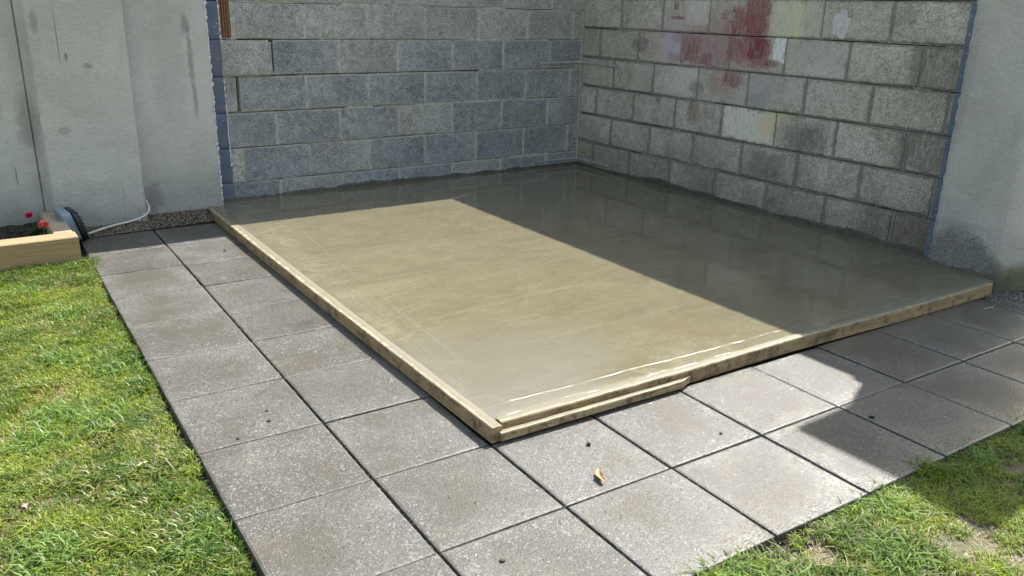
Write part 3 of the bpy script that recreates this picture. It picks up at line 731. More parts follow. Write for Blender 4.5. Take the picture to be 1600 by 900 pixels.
# right wall, faces -X
rw = empty('right_block_wall', (0, 0, 0), THR - math.pi / 2); rw['_s'] = 1
tag(rw, 'weathered grey block wall on the right, blotched with old red, white and yellow paint', 'wall')
HR = 1.3819; roffs = [.4645 - .0, .2271, .4119, .2175, .4211, .2126]
def pick_r(k, a): return MB_RIGHT
courses(rw, HR, roffs, 3.24, -4, 6, pick_r, lambda *a: False)
zr = [HR - .225 * k for k in range(-4, 7)]
mortar_sheet('mortar', rw, 3.24, zr, M_MORT_R, 1, .0050, .0060,
    [(.0, .35, HR - .225 - .003, HR - .225, .02), (1.25, 1.9, HR - .225 - .002, HR - .225 + .001, .02), (1.9, 3.1, HR - .675 - .003, HR - .675, .02),
     (1.6, 2.9, HR - .45 - .003, HR - .45, .015), (1.2, 2.8, HR - .9 - .003, HR - .9, .015)])
mesh_obj('wall_core', [(.0, .08, -.1), (3.20, .08, -.1), (3.20, .215, -.1), (.0, .215, -.1), (.0, .08, WALL_H), (3.20, .08, WALL_H + .03), (3.20, .215, WALL_H + .03), (.0, .215, WALL_H)],
         [(0, 1, 5, 4), (1, 2, 6, 5), (2, 3, 7, 6), (3, 0, 4, 7), (4, 5, 6, 7)], M_MORT_R, rw)
# white filler daubed on one block
V, F = [], []
rr = random.Random(4); C0 = (2.395, 1.245)
pts = []
for q in range(26):
    a = 2 * math.pi * q / 26
    rad = 1 + .22 * math.sin(2 * a + 2.6) + .10 * math.sin(5 * a) + rr.uniform(-.05, .05)
    pts.append((C0[0] + .058 * rad * math.cos(a) + .02 * math.sin(a), C0[1] + .082 * rad * math.sin(a)))
V = [(x, .004, z) for x, z in pts] + [(C0[0] + (x - C0[0]) * .9, -.006, C0[1] + (z - C0[1]) * .93) for x, z in pts] + [(C0[0], -.007, C0[1])]
n = 26
F = [(k, (k + 1) % n, n + (k + 1) % n, n + k) for k in range(n)] + [(n + k, n + (k + 1) % n, 2 * n) for k in range(n)]
o = mesh_obj('filler_patch', V, F, simple('white_filler', (.55, .53, .55), .8, (60, .004), .15), rw, smooth=False)
o['label'] = 'white filler daubed on a block'
for wl in (bw, rw): del wl['_s']
# painted strip at the right end
def strip_r(z):
    e = .003 * nz(z, 6, 0, 30)
    return ((3.155 + .0, -.004, z), (3.21 + e, -.004, z), (3.18, .03, z))
rs = []
for k in range(-4, 6):
    z1 = HR - .225 * k; z0 = max(z1 - .225, -.02)
    V = []
    N = 8
    for q in range(N + 1):
        z = z0 + .002 + (min(z1, WALL_H + .02) - z0 - .004) * q / N
        V += [(3.136 + .006 * nz(z, 3, 0, 40), .03, z), (3.136 + .006 * nz(z, 3, 0, 40), -.008, z), (3.215, -.008, z)]
    F = []
    for q in range(N):
        i = 3 * q; F += [(i, i + 3, i + 4, i + 1)[::-1], (i + 1, i + 4, i + 5, i + 2)[::-1]]
    F += [(0, 1, 2), (3 * N, 3 * N + 2, 3 * N + 1)]
    o = mesh_obj('painted_block', V, F, M_BLUE, rw)
    o['label'] = 'block end painted slate blue'
# ------------------------------------------------------------------ rendered (plastered) wall on the left, with a pillar
lw = empty('rendered_wall', (-3.5, 0, 0))
tag(lw, 'smooth grey rendered garden wall on the left, with one broad pillar', 'wall')
def lofted(name, outline_fn, zs_, mat, parent, close_top=True, step=None):
    """outline_fn(z) -> list of (x, y), closed; stacked in z"""
    V = []; n = None
    for z in zs_:
        ol = outline_fn(z); n = len(ol); V += [(x, y, z) for x, y in ol]
    F = []
    for a in range(len(zs_) - 1):
        F += [(a * n + k, a * n + (k + 1) % n, (a + 1) * n + (k + 1) % n, (a + 1) * n + k) for k in range(n)]
    if close_top: F.append(tuple((len(zs_) - 1) * n + k for k in range(n)))
    o = mesh_obj(name, V, F, mat, None, smooth=False); o.parent = parent
    o.matrix_parent_inverse = Matrix.Translation(-parent.location)
    return o
def densify(pts, step):
    out = []
    for (x0, y0), (x1, y1) in zip(pts[:-1], pts[1:]):
        k = max(1, int(math.hypot(x1 - x0, y1 - y0) / step))
        out += [(x0 + (x1 - x0) * q / k, y0 + (y1 - y0) * q / k) for q in range(k)]
    return out + [pts[-1]]
zl = [-.1, -.02] + list(np.arange(.0, 1.5, .03)) + [1.8, WALL_H]
def ol_recess(z):
    j = .010 * nz(z, 1, 0, 30) + .006 * nz(z, 5, 0, 75)
    e = -3.012 + j * .8
    front = densify([(-3.52, -.118), (-3.10, -.122), (e - .03, -.120)], .04) + [(e - .008, -.118 + j * .4), (e, -.105), (e + .002, -.06), (e + .004, .0), (-3.0, .02)]
    front = [(x, y + .0025 * nz(x, z, 2, 5)) for x, y in front]
    flare = max(0, .10 - z) * .12
    front = [(x, y - flare) for x, y in front]
    return front + [(-3.03, .2), (-3.52, .2)]
lofted('rendered_panel', ol_recess, zl, M_PLASTER, lw)
def lip_fn(z):
    w_ = max(.001, .006 + .010 * nz(z, 2, 4, 38) + .006 * nz(z, 9, 1, 130))
    return ((-3.018 - w_ * .3 + 3.5, -.1195, z), (-3.010 + w_ * 1.2 + 3.5, -.098 + .01 * nz(z, 1, 1, 60), z), (-3.012 + 3.5, -.06, z))
ragged_strip('plaster_crumb_edge', lw, lip_fn, .03, WALL_H - .01, M_CHALK)
def ol_far(z):
    front = densify([(-8.0, -.10), (-4.6, -.10), (-4.012, -.10)], .3) + [(-4.009, -.085), (-3.96, -.08)]
    front = [(x, y + .003 * nz(x, z, 2, 4)) for x, y in front]
    return front + [(-3.96, .2), (-8.0, .2)]
lofted('rendered_panel', ol_far, zl, M_PLASTER, lw)
def ol_pillar(z):
    f = max(0, .22 - z); fl = .06 * f; cv = .10 * max(0, .16 - z)
    xr = -3.485 + .0025 * nz(z, 3, 0, 6); xl = -3.968 + .003 * nz(z, 8, 0, 5)
    arc = [(xl - .037, -.082), (xl - .036, -.104), (xl - .001, -.194), (xl + .005, -.2)]
    front = arc + densify([(xl + .03, -.20 - fl), (-3.75, -.202 - fl), (xr - .02, -.200 - fl)], .05) + [(xr - .005, -.197), (xr, -.190), (xr + .004 + cv * .3, -.14), (xr + .006 + cv * .4, -.08)]
    front = [(x, y + .0025 * nz(x, z, 6, 5)) for x, y in front]
    return front + [(xr, .15), (xl, .15)]
lofted('pillar', ol_pillar, zl, M_PLASTER, lw)
# ------------------------------------------------------------------ rendered pier at the right end
pr = empty('rendered_pier', (-.05, -3.4, 0))
tag(pr, 'tall grey rendered pier ending the right block wall, rough patch at its foot', 'pier')
PIER_H = 2.66
zl2 = [-.1, -.02] + list(np.arange(.0, 1.5, .03)) + [2.0, PIER_H]
def ol_pier(z):
    j = .006 * nz(z, 1, 0, 25) + .004 * nz(z, 5, 0, 80)
    y0 = -3.205 + j
    rough = max(0, .30 - z) / .30
    pts = [(.06, y0 - .0), (-.09, y0), (-.150, y0 - .004), (-.185, y0 - .004 + j), (-.198, y0 - .012), (-.205, y0 - .03)]
    pts += densify([(-.205, -3.22), (-.203, -3.40), (-.202, -3.545)], .03)[1:]
    pts += [(-.199, -3.560), (-.190, -3.572), (-.175, -3.582)] + densify([(-.15, -3.590), (-.06, -3.625)], .03) + [(-.03, -3.64), (.0, -3.66), (.0, -3.70), (.06, -3.72)]
    out = []
    for x, y in pts:
        b = 0
        if x < -.15: b = -.010 * math.exp(-((y + 3.36) / .17) ** 2) * rough + .004 * nz(y, z, 2, 12) * (rough > 0) * rough * 2
        out.append((x + b + .002 * nz(y, z, 3, 6), y))
    return out
lofted('pier_body', ol_pier, zl2, M_PLASTER_R, pr)
def boxv(x0, x1, y0, y1, z0, z1, ch=.006):
    V = []
    for z, i in ((z0, ch), (z0 + ch, 0), (z1 - ch, 0), (z1, ch)):
        V += [(x0 + i, y0 + i, z), (x1 - i, y0 + i, z), (x1 - i, y1 - i, z), (x0 + i, y1 - i, z)]
    F = [(3, 2, 1, 0)] + [(a * 4 + k, a * 4 + (k + 1) % 4, a * 4 + 4 + (k + 1) % 4, a * 4 + 4 + k) for a in range(3) for k in range(4)] + [(12, 13, 14, 15)]
    return V, F
V, F = boxv(-.235, .16, -3.74, -3.12, PIER_H - .002, PIER_H + .055)
o = mesh_obj('coping_stone', V, F, M_PLASTER_R, pr); o.matrix_parent_inverse = Matrix.Translation(-pr.location)
# ------------------------------------------------------------------ fresh concrete slab
slab = empty('concrete_slab', (-1.6, -1.8, 0))
tag(slab, 'freshly poured wet concrete slab, float marks across it, half in sun', 'concrete slab')
inner_x = lambda y: float(np.interp(y, [-3.50, -3.37, -2.63, -1.93, -1.40, -.39, -.10], [-3.168, -3.164, -3.146, -3.125, -3.108, -3.076, -3.066])) + .002 * nz(y, 0, 0, 4)
outer_x = lambda y: float(np.interp(y, [-3.50, -2.73, -2.08, -1.15, -.11], [-3.207, -3.192, -3.178, -3.152, -3.118]))
front_y = lambda x: float(np.interp(x, [-3.21, -2.39, -1.82, -1.1, -.32], [-3.482, -3.522, -3.535, -3.578, -3.612]))
nu = 260; vs = [0, .003, .006, .009, .012, .016, .020, .026] + list(np.linspace(.04, 3.52, 170)); nv = len(vs); V = []
for a in range(nu):
    for v_ in vs:
        xq = -3.16 + 3.2 * a / (nu - 1); yf = front_y(xq) + .0345
        y = yf + v_ if v_ < .03 else yf + .03 + (v_ - .03) * (.06 - yf - .03) / 3.49
        xl = inner_x(min(y, -.1)); xr = .0
        x = xl - .004 + (xr - xl) * a / (nu - 1)
        z = .0512 + .0010 * nz(x, y, 0, 1.3) + .0004 * nz(x, y * 3, 2, 5)
        if v_ < .03:      # shallow, uneven trough along the board, shaped so its slope catches the sun
            k_ = (1 - v_ / .03) ** 1.3; z -= .0058 * k_ * (1 + .5 * nz(x, v_ * 20, 3, 9) + .35 * nz(x, v_ * 60, 7, 60))
        xi = x - xl + .004
        if xi < .02: z -= .0022 * (1 - xi / .02)
        V.append((x, y, z))
top = mesh_obj('slab_surface', V, grid_faces(nu, nv), M_WET, slab, smooth=True); top.matrix_parent_inverse = Matrix.Translation(-slab.location)
V, F = boxv(-3.08, -.12, -3.43, -.02, -.03, .036); 
o = mesh_obj('slab_body', V, F, M_WET, slab); o.matrix_parent_inverse = Matrix.Translation(-slab.location)
def splash(fnp, length, hfn, name='cement_splash'):
    """ragged wet cement smeared up the foot of a wall"""
    V = []; ds = np.arange(0, length, .007)
    for d in ds:
        h = hfn(d); o1, o2 = fnp(d, .0075 + .003 * nz(d, 0, 0, 20)), fnp(d, -.01)
        V += [(*o1, .035), (*o1, .052 + h * .75), (*fnp(d, .004), .052 + h), (*o2, .052 + h)]
    F = []
    for q in range(len(ds) - 1):
        i = 4 * q; F += [(i, i + 4, i + 5, i + 1)[::-1], (i + 1, i + 5, i + 6, i + 2)[::-1], (i + 2, i + 6, i + 7, i + 3)[::-1]]
    o = mesh_obj(name, V, F, M_SPLASH, slab, smooth=True); o.matrix_parent_inverse = Matrix.Translation(-slab.location); return o
def hb(d): return max(.001, .017 + .014 * nz(d, 1, 0, 7) + .008 * nz(d, 4, 0, 40) + .012 * math.exp(-((d - 1.9) / .35) ** 2) - .006 * (d > 2.5))
splash(lambda d, o: (-d, -o), 3.0, hb)
def hr(d): return max(.001, .024 + .020 * nz(d, 2, 0, 5) + .008 * nz(d, 5, 0, 35) + .030 * math.exp(-((d - 1.05) / .16) ** 2) + .012 * math.exp(-((d - 1.5) / .1) ** 2) + .014 * math.exp(-((d - 2.7) / .35) ** 2) - .012 * math.exp(-((d - .4) / .25) ** 2))
ct, st_ = math.cos(THR), math.sin(THR)
splash(lambda d, o: (d * st_ - o * ct, -d * ct - o * st_), 3.16, hr)
def hp(d): return max(.001, .018 + .010 * nz(d, 2, 0, 9) + .008 * nz(d, 5, 0, 40))
splash(lambda d, o: (-.209 - o + .004 * nz(d, 0, 0, 8), -3.165 - d), .40, hp)
# ------------------------------------------------------------------ formwork boards
def board(name, pts_out, pts_in, z0, z1fn, mat, n=110, bottom_fn=None):
    """sawn board following two plan curves; ragged cement-crusted top"""
    V = []; L = len(pts_out)
    for k in range(L):
        (xo, yo), (xi, yi) = pts_out[k], pts_in[k]
        zt = z1fn(k / (L - 1)); zb_ = z0 if bottom_fn is None else bottom_fn(k / (L - 1))
        jj = .0012 * nz(k * .35, 3); 
        V += [(xo, yo, zb_), (xo, yo, zt - .004), (xo + (xi - xo) * .07, yo + (yi - yo) * .07, zt + jj),
              (xo + (xi - xo) * .55, yo + (yi - yo) * .55, zt + .0015 * nz(k * .3, 8) + .0008), (xi, yi, zt - .001 + jj), (xi, yi, zb_)]
    F = []
    for k in range(L - 1):
        i = 6 * k; F += [(i + q, i + q + 1, i + 6 + q + 1, i + 6 + q) for q in range(5)] + [(i + 5, i, i + 6, i + 11)]
    F += [tuple(range(5, -1, -1)), tuple(6 * (L - 1) + q for q in range(6))]
    cx = sum(p[0] for p in pts_out) / L; cy = sum(p[1] for p in pts_out) / L
    V = [(x - cx, y - cy, z) for x, y, z in V]
    me = mesh_obj(name, V, F, mat, smooth=False); me.location = (cx, cy, 0)
    ca = me.data.color_attributes.new('cement', 'FLOAT_COLOR', 'POINT')      # slurry dragged over the inner edge
    ca.data.foreach_set('color', np.array([[(0, 0, .0, .75, 1, 1)[q % 6]] * 3 + [1] for q in range(len(V))]).ravel())
    return me
ysb = np.linspace(-.115, -3.500, 120)
lb = board('formwork_board', [(outer_x(y) + .0012 * nz(y, 1, 0, 9), y) for y in ysb], [(inner_x(y), y) for y in ysb], .001,
           lambda t: .0535 + .0015 * nz(t * 3.3, 0, 0, 6) + .001 * nz(t, 0, 0, 90), M_FORM)
tag(lb, 'long pale sawn board edging the left side of the wet slab', 'board', 'formwork boards')
xsb = np.linspace(-3.159, -.31, 120)
fb = board('formwork_board', [(x, front_y(x) + .001 * nz(x, 1, 0, 9)) for x in xsb], [(x, front_y(x) + .036) for x in xsb], .001,
           lambda t: .0545 + .0015 * nz(t * 3, 5, 0, 5) + .0016 * nz(t, 7, 0, 70) + .008 * t ** 3, M_FORM_F)
tag(fb, 'long mud-stained board edging the front of the wet slab', 'board', 'formwork boards')
xsk = np.linspace(-3.182, -2.36, 40)
def bat_out(x):
    t = max(0, (x + 2.42) / .06); return np.interp(x, [-3.2, -2.4], [-3.517, -3.553]) + .022 * t
kb = board('timber_batten', [(x, float(bat_out(x)) + .0008 * nz(x, 2, 0, 9)) for x in xsk], [(x, front_y(x) - .011) for x in xsk], .008,
           lambda t: .036 + .001 * nz(t, 0, 0, 8), mat_wood('thin_batten_pine', (.26, .19, .10), (.46, .36, .215), 'X', True, .8), bottom_fn=lambda t: .009 + .002 * math.sin(t * 3))
tag(kb, 'thin low batten lying against the front board near the slab corner', 'batten')

# ------------------------------------------------------------------ galvanised straps bent round the corner of the walls
M_GALV = simple('galvanised_steel', (.42, .47, .50), .35, (40, .001), .25, metal=.35)
def strap(z, label):
    pts = [(-.43, -.0065), (-.2, -.0075), (-.045, -.012), (-.022, -.020), (-.016, -.045), (-.017, -.2), (-.022, -.445)]
    V = []; n = len(pts)
    for k, (x, y) in enumerate(pts):
        a = pts[max(k - 1, 0)]; b = pts[min(k + 1, n - 1)]; tx, ty = b[0] - a[0], b[1] - a[1]; q = math.hypot(tx, ty); nx, ny = ty / q, -tx / q
        nx, ny = (-nx, -ny) if (nx + ny) > 0 else (nx, ny)
        dz = -.006 * abs(k - 3) / 3
        for zz, off in ((-.009, 0), (-.007, .0012), (-.002, .0012), (0, .0022), (.002, .0012), (.007, .0012), (.009, 0)):
            V.append((x + nx * off, y + ny * off, z + zz + dz))
        V.append((x - nx * .001, y - ny * .001, z + dz))
    F = []
    m = 8
    for k in range(n - 1):
        for q in range(7): F.append((k * m + q, k * m + q + 1, (k + 1) * m + q + 1, (k + 1) * m + q))
        F.append((k * m + 7, k * m, (k + 1) * m, (k + 1) * m + 7))
    F += [tuple(range(m))[::-1], tuple((n - 1) * m + q for q in range(m))]
    o = mesh_obj('metal_strap', V, F, M_GALV); tag(o, label, 'strap', 'galvanised straps in the wall corner'); return o
strap(.890, 'upper galvanised strap bent round the corner where the block walls meet')
strap(.104, 'lower galvanised strap in the wall corner, just above the wet slab')

# ------------------------------------------------------------------ ribbed timber in the wall, top left
V, F = [], []
nr = 4; w0, w1 = -2.902, -2.838; prof = []
for k in range(nr):
    a = w0 + (w1 - w0) * k / nr; b = w0 + (w1 - w0) * (k + 1) / nr
    prof += [(a + .0012, .016), (a + .0035, .006), ((a + b) / 2, .0045), (b - .0035, .006), (b - .0012, .016)]
prof += [(w1, .045), (w0, .045)]
cx = (w0 + w1) / 2
for z in (HB - .221, 1.62): V += [(x - cx, y, z) for x, y in prof]
n = len(prof)
F = [(k, (k + 1) % n, n + (k + 1) % n, n + k) for k in range(n)] + [tuple(range(n))[::-1], tuple(n + k for k in range(n))]
o = mesh_obj('timber_offcut', V, F, M_DECK); o.location = (cx, 0, 0)
tag(o, 'brown ribbed timber offcut stood upright in the gap beside the blue strip', 'timber')

# ------------------------------------------------------------------ planter of sleepers
pl = empty('planter_bed', (-4.1, -.5, 0))
tag(pl, 'low raised planter of pale sleepers in the left corner of the lawn', 'planter')
def sleeper(x0, x1, y0, y1, mat):
    V, F = boxv(x0, x1, y0, y1, -.02, .13, .005)
    cx_, cy_ = (x0 + x1) / 2, (y0 + y1) / 2
    o = mesh_obj('sleeper', [(x - cx_, y - cy_, z) for x, y, z in V], F, mat, pl); o.location = (cx_ + 4.1, cy_ + .5, 0); return o
sleeper(-6.6, -3.940, -.792, -.672, M_SLEEPER); sleeper(-4.040, -3.948, -.669, -.125, M_SLEEPER_Y)
nb = 60; V = []
for a in range(nb):
    for b in range(24):
        x = -5.6 + 1.57 * a / (nb - 1); y = -.68 + .585 * b / 23
        V.append((x + 4.1, y + .5, .062 + .014 * nz(x, y, 0, 18) + .008 * nz(x, y, 3, 50)))
s_ = mesh_obj('soil', V, grid_faces(nb, 24), M_SOIL, pl)
k = 2600; pts = np.stack([RNG.uniform(-5.0, -4.045, k), RNG.uniform(-.665, -.11, k)], 1)
cl = crumbs('soil_crumbs', pts + [4.1, .5], RNG.uniform(.003, .013, k), np.array([.04, .03, .022]) * RNG.uniform(.4, 2.2, (k, 1)), M_CRUMB, pl, z0=.062)
tag(cl, kind='stuff')
# flowers
M_LEAF = simple('flower_leaf', (.045, .10, .035), .5, None, .4); M_STEM = simple('flower_stem', (.08, .13, .05), .6)
M_PETAL_A = simple('crimson_petal', (.62, .035, .12), .5, None, .45); M_PETAL_B = simple('coral_petal', (.80, .10, .09), .5, None, .4)
M_CORE = simple('orange_flower_heart', (.85, .25, .05), .6)
def flower(x, y, zt, mat, label, seed, lean=(0, 0), core=False):
    r = random.Random(seed); root = empty('flowering_plant', (x, y, .062)); tag(root, label, 'flower')
    top_ = (lean[0], lean[1], zt - .062)
    V, F = tube([(0, 0, 0), (lean[0] * .4, lean[1] * .4, top_[2] * .5), top_], [.0018, .0015, .0012], 6)
    mesh_obj('stem', V, F, M_STEM, root, True)
    V, F = [], []
    for k in range(26):
        a = r.uniform(0, 6.28); el = r.uniform(-.15, 1.3); L = r.uniform(.021, .034)
        d = Vector((math.cos(a) * math.cos(el), math.sin(a) * math.cos(el), math.sin(el))); sd_ = Vector((-math.sin(a), math.cos(a), 0)) * L * .38
        c = Vector(top_) ; up = Vector((0, 0, 1)) * .003
        i = len(V); V += [c, c + d * L * .5 + sd_ + up, c + d * L + sd_ * .7, c + d * L * 1.08, c + d * L - sd_ * .7, c + d * L * .5 - sd_ + up]
        F += [(i, i + 1, i + 5), (i + 1, i + 2, i + 4, i + 5), (i + 2, i + 3, i + 4)]
    mesh_obj('bloom', V, F, mat, root)
    if core:
        V, F = [], []
        for k in range(10):
            a = 6.28 * k / 10; V += [(top_[0] + .008 * math.cos(a), top_[1] + .008 * math.sin(a), top_[2] + .008)]
        V += [(top_[0], top_[1], top_[2] + .016)]; F = [(k, (k + 1) % 10, 10) for k in range(10)]
        mesh_obj('flower_heart', V, F, M_CORE, root)
    V, F = [], []
    for k in range(44):
        a = r.uniform(0, 6.28); L = r.uniform(.025, .06); h = r.uniform(.0, .05); w_ = r.uniform(.004, .008)
        b = Vector((r.uniform(-.012, .012), r.uniform(-.012, .012), r.uniform(0, .03)))
        d = Vector((math.cos(a), math.sin(a), 0)); sd_ = Vector((-math.sin(a), math.cos(a), 0)) * w_
        i = len(V); V += [b, b + d * L * .5 + sd_ + Vector((0, 0, h * .7)), b + d * L + Vector((0, 0, h * .6)), b + d * L * .5 - sd_ + Vector((0, 0, h * .7))]
        F += [(i, i + 1, i + 2), (i, i + 2, i + 3)]
    mesh_obj('foliage', V, F, M_LEAF, root)
flower(-4.088, -.38, .165, M_PETAL_A, 'crimson flower further from the planter edge, left of the coral one', 3, (-.025, -.02))
flower(-4.072, -.60, .158, M_PETAL_B, 'coral flower with orange heart in the planter corner', 5, (.0, -.01), True)

# ------------------------------------------------------------------ lamp housing lying against the planter
M_GREYP = simple('blue_grey_casing', (.22, .29, .35), .4, (50, .0006), .12); M_BLACKP = simple('black_ribbed_plastic', (.012, .013, .016), .38, None, .3)
fl = empty('garden_floodlight', (-3.905, -.33, 0.0), math.radians(6))
tag(fl, 'small blue-grey floodlight with black ribbed front, lying beside the planter end', 'floodlight')
def ovalbody(x0, x1, ry, rz, cz, mat, name, n=20, power=.55, ch=.006, tilt=0.0):
    V = []
    prof = [(x0, 1 - ch * 4 / .1), (x0 + ch, 1), (x1 - ch, 1), (x1, 1 - ch * 4 / .1)]
    for x, k in prof:
        for q in range(n):
            a = 2 * math.pi * q / n; c, s2 = math.cos(a), math.sin(a)
            yy = ry * k * math.copysign(abs(c) ** power, c); zz = rz * k * math.copysign(abs(s2) ** power, s2)
            V.append((x + tilt * zz, yy, cz + zz))
    F = [(a * n + q, a * n + (q + 1) % n, (a + 1) * n + (q + 1) % n, (a + 1) * n + q) for a in range(3) for q in range(n)] + [tuple(range(n))[::-1], tuple(3 * n + q for q in range(n))]
    return mesh_obj(name, V, F, mat, fl)
ovalbody(-.055, .004, .095, .083, .092, M_GREYP, 'casing', power=.30, tilt=-.28)
ovalbody(.001, .034, .115, .088, .090, M_BLACKP, 'rim', n=28, power=.62, tilt=-.28)
for q in range(9):
    zz = -.070 + .0175 * q; wy = .108 * math.sqrt(max(.05, 1 - (zz / .092) ** 2))
    V, F = boxv(.0, .009, -wy, wy, -.004, .004, .0015)
    o = mesh_obj('cooling_rib', V, F, M_BLACKP, fl); o.location = (.031 - .28 * zz, 0, .090 + zz)
V, F = boxv(-.02, .012, -.02, .02, -.012, .012, .003); o = mesh_obj('bracket', V, F, simple('grey_bracket', (.33, .33, .32), .6), fl); o.location = (.058, .05, .06)

# ------------------------------------------------------------------ cable conduit along the wall foot
V, F = tube([(-3.850, -.372, .030), (-3.751, -.300, .034), (-3.675, -.262, .038), (-3.60, -.240, .042), (-3.549, -.226, .048), (-3.505, -.215, .060), (-3.478, -.205, .080), (-3.468, -.185, .104), (-3.471, -.150, .130), (-3.474, -.12, .14)], .0062, 10)
o = mesh_obj('cable_conduit', V, F, simple('off_white_plastic', (.62, .60, .56), .45, None, .1), smooth=True)
tag(o, 'thin off-white cable conduit curving along the foot of the pillar', 'conduit')
V, F = tube([(-3.540, -.2235, .0405), (-3.532, -.2215, .0415)], .0085, 10)
c2 = mesh_obj('conduit_clip', V, F, simple('conduit_clip_plastic', (.55, .53, .50), .5), o)
# ------------------------------------------------------------------ gravel and leaf litter by the wall foot
k = 5200; x = RNG.uniform(-3.90, -3.13, k); t = RNG.uniform(0, 1, k)
ymin = np.interp(x, [-3.9, -3.45, -3.13], [-.36, -.335, -.325]); ymax = np.where(x < -3.48, -.20, -.12)
y = ymin + (ymax - ymin) * t; prof = .005 + .038 * np.clip((y + .33) / .18, 0, 1)
cols = np.array([.17, .13, .095]) * RNG.uniform(.25, 1.9, (k, 1)); lt = RNG.uniform(0, 1, k) < .22; cols[lt] = np.array([.34, .29, .23]) * RNG.uniform(.6, 1.2, (lt.sum(), 1))
o = crumbs('wall_foot_gravel', np.stack([x, y], 1), RNG.uniform(.002, .0075, k), cols, M_CRUMB, None, zs=prof, flat=.55)
tag(o, 'brown gravel and leaf litter strip along the foot of the rendered wall', 'gravel', kind='stuff')
V = []
for a in range(40):
    for b in range(10):
        xx = -3.93 + .82 * a / 39; yy = -.345 + .26 * b / 9
        V.append((xx, yy, -.008 + .046 * max(0, min(1, (yy + .33) / .18)) + .004 * nz(xx, yy, 1, 30)))
o = mesh_obj('soil_bank', V, grid_faces(40, 10), M_SOIL, smooth=True); tag(o, kind='structure')
k = 4200; x = RNG.uniform(-.385, 1.3, k) ** 1.0; y = RNG.uniform(-3.95, -3.42, k)
ok = ~((x > -.21) & (y > -3.60) & (x < .1)); x, y = x[ok], y[ok]; k = len(x)
o = crumbs('grey_gravel', np.stack([x, y], 1), RNG.uniform(.002, .008, k), np.array([.20, .19, .17]) * RNG.uniform(.4, 2.2, (k, 1)), M_CRUMB, None, zs=RNG.uniform(-.03, -.005, k), flat=.6, seed=9)
tag(o, 'grey gravel and cement crumbs by the foot of the right pier', 'gravel', kind='stuff')
V = [(-.385, -3.95, -.018), (2.0, -3.98, -.018), (2.0, -3.3, -.012), (-.385, -3.3, -.012)]
o = mesh_obj('gravel_bed', V, [(0, 1, 2, 3)], simple('grey_grit_bed', (.12, .115, .10), .9, (80, .01), .5)); tag(o, kind='structure')
# grass tufts growing in one joint and over the edge
def tuft(name, pts, hgt, label, cat, n_each, seed, spread=.006):
    rg = np.random.RandomState(seed); P_ = []
    for (x, y) in pts: P_ += [(x + rg.normal(0, spread), y + rg.normal(0, spread * .6)) for _ in range(n_each)]
    P_ = np.array(P_); n = len(P_); L = rg.uniform(.35, 1.1, n) * hgt
    C = np.array([.055, .10, .02]) * rg.uniform(.6, 1.7, (n, 1))
    o = build_blades(name, P_, L, L * rg.uniform(.5, 1.5, n), rg.uniform(.0014, .0024, n), C, M_GRASS, RNG, zb=-.010)
    tag(o, label, cat, kind='stuff'); return o
jp = [gnode(6 + .0, -.08 - .4 * q / 9) for q in range(10)]
tuft('joint_moss', jp, .013, 'dark moss and grass sprouting in a paving joint on the right', 'moss', 22, 5, .005)
# ------------------------------------------------------------------ little things lying about
M_DRY = simple('dry_leaf_brown', (.42, .25, .12), .6, (60, .002), .5, scale=60)
def curled_leaf(x, y, L, W_, rz, label, mat, name='dry_leaf', curl=.9, z=0.002):
    V = []; n, m = 12, 5
    for a in range(n):
        t = a / (n - 1); w_ = W_ * math.sin(math.pi * (t * .86 + .10)) ** .8 * (1 + .15 * math.sin(t * 17))
        for b in range(m):
            u = (b / (m - 1) - .5) * 2; an = u * curl * 1.3
            V.append((L * (t - .5) + .002 * math.sin(9 * t), w_ * math.sin(an) + .01 * math.sin(t * 2.8), w_ * (1 - math.cos(an)) * .9 + .012 * abs(t - .45) ** 1.2 + .001))
    V2 = [(a, b, c + .0012) for a, b, c in V]; F = grid_faces(n, m) 
    N0 = len(V); F += [tuple(N0 + i for i in f)[::-1] for f in grid_faces(n, m)]
    o = mesh_obj(name, V + V2, F, mat, smooth=True); o.location = (x, y, z); o.rotation_euler = (0, 0, rz); tag(o, label, 'leaf'); return o
curled_leaf(-3.045, -3.835, .072, .010, math.radians(58), 'curled dry brown leaf on the paving in front of the slab', M_DRY, curl=1.2)
curled_leaf(-4.131, -3.05, .030, .010, math.radians(10), 'small pale green leaf lying on the left lawn', simple('pale_green_leaf', (.50, .68, .25), .5), 'fallen_leaf', .5, -.005)
o = curled_leaf(-4.431, -3.106, .018, .008, 1.0, 'tiny pink petal lying on the left lawn', simple('pink_petal', (.80, .42, .55), .5), 'fallen_petal', .7, -.006); o['category'] = 'petal'
def clod(x, y, s0, label, mat, name='soil_clod', cat='clod', sq=.6, seed=1):
    bm = bmesh.new(); bmesh.ops.create_icosphere(bm, subdivisions=2, radius=s0)
    for v in bm.verts:
        v.co *= 1 + .5 * nz(v.co.x / s0 * 1.2 + seed * 5, v.co.y / s0 * 1.2, v.co.z / s0 * 1.2); v.co.z *= sq
    me = bpy.data.meshes.new(name); bm.to_mesh(me); bm.free(); me.materials.append(mat)
    o = link(bpy.data.objects.new(name, me)); o.location = (x, y, s0 * sq * .6); o.rotation_euler = (0, 0, seed); tag(o, label, cat); return o
M_CLOD = simple('dark_clod', (.02, .017, .014), .9, (90, .003), .5); M_CLODB = simple('brown_clod', (.11, .08, .05), .9, (90, .003), .6)
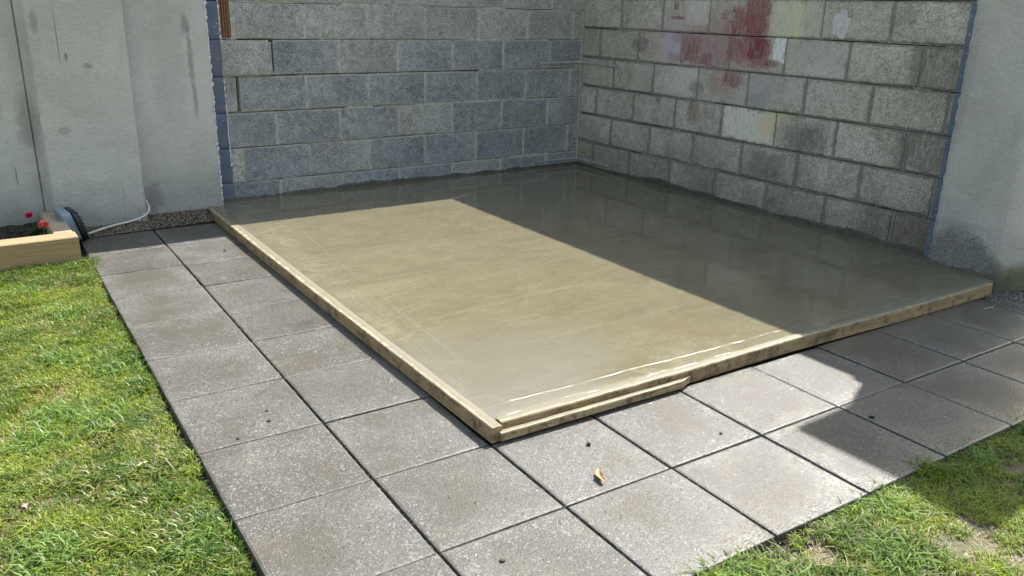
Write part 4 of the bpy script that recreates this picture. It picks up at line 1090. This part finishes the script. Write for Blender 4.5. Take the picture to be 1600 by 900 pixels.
clod(-2.954, -3.668, .0075, 'black soil crumb on the paving between dry leaf and slab', M_CLOD, seed=1)
clod(-2.021, -4.049, .0085, 'black soil crumb in the shadow on the right paving', M_CLOD, seed=2)
clod(-3.504, -3.992, .0075, 'small brown clod on the frontmost paving slab', M_CLODB, seed=3)
clod(-3.715, -2.915, .0055, 'brown crumb, upper of two on the left paving column', M_CLODB, seed=4)
clod(-3.735, -2.99, .006, 'black crumb, lower of two on the left paving column', M_CLOD, seed=5)
clod(-3.854, -3.05, .005, 'black speck near the lawn edge of the left paving', M_CLOD, seed=6)
clod(-2.545, -3.845, .005, 'black speck beside a paving joint right of the dry leaf', M_CLOD, seed=7)
clod(-3.268, -.98, .006, 'dark crumb near the wall shadow on the left paving', M_CLOD, seed=8)
k = 420
pa = np.stack([RNG.uniform(-4.0, -3.22, k), RNG.uniform(-4.2, -.4, k)], 1); pb = np.stack([RNG.uniform(-3.9, -.5, k), RNG.uniform(-4.2, -3.6, k)], 1)
ptc = np.concatenate([pa, pb]); k = len(ptc)
o = crumbs('paving_grit', ptc, RNG.uniform(.0008, .0028, k), np.where(RNG.uniform(0, 1, (k, 1)) < .45, np.array([[.55, .53, .5]]), np.array([[.05, .04, .03]])) * RNG.uniform(.7, 1.3, (k, 1)), M_CRUMB, None, z0=0.0, seed=12)
tag(o, 'loose grit and specks scattered over the paving', 'grit', kind='stuff')
def twig(pts, r_, label, mat, seed=0):
    V, F = tube(pts, [r_, r_ * .8, r_ * .5][:len(pts)], 6); c = Vector(pts[0])
    o = mesh_obj('twig', [Vector(v) - c for v in V], F, mat, smooth=True); o.location = c; tag(o, label, 'twig'); return o
M_TWIG = simple('pale_twig', (.42, .36, .27), .7)
twig([(-.56, -3.70, .004), (-.50, -3.712, .005), (-.45, -3.700, .006)], .0022, 'pale twig lying by the right end of the front board', M_TWIG)
twig([(-4.07, -3.05, .002), (-4.068, -3.10, .006), (-4.062, -3.15, .003)], .0015, 'thin dry straw stalk on the left lawn', M_TWIG)
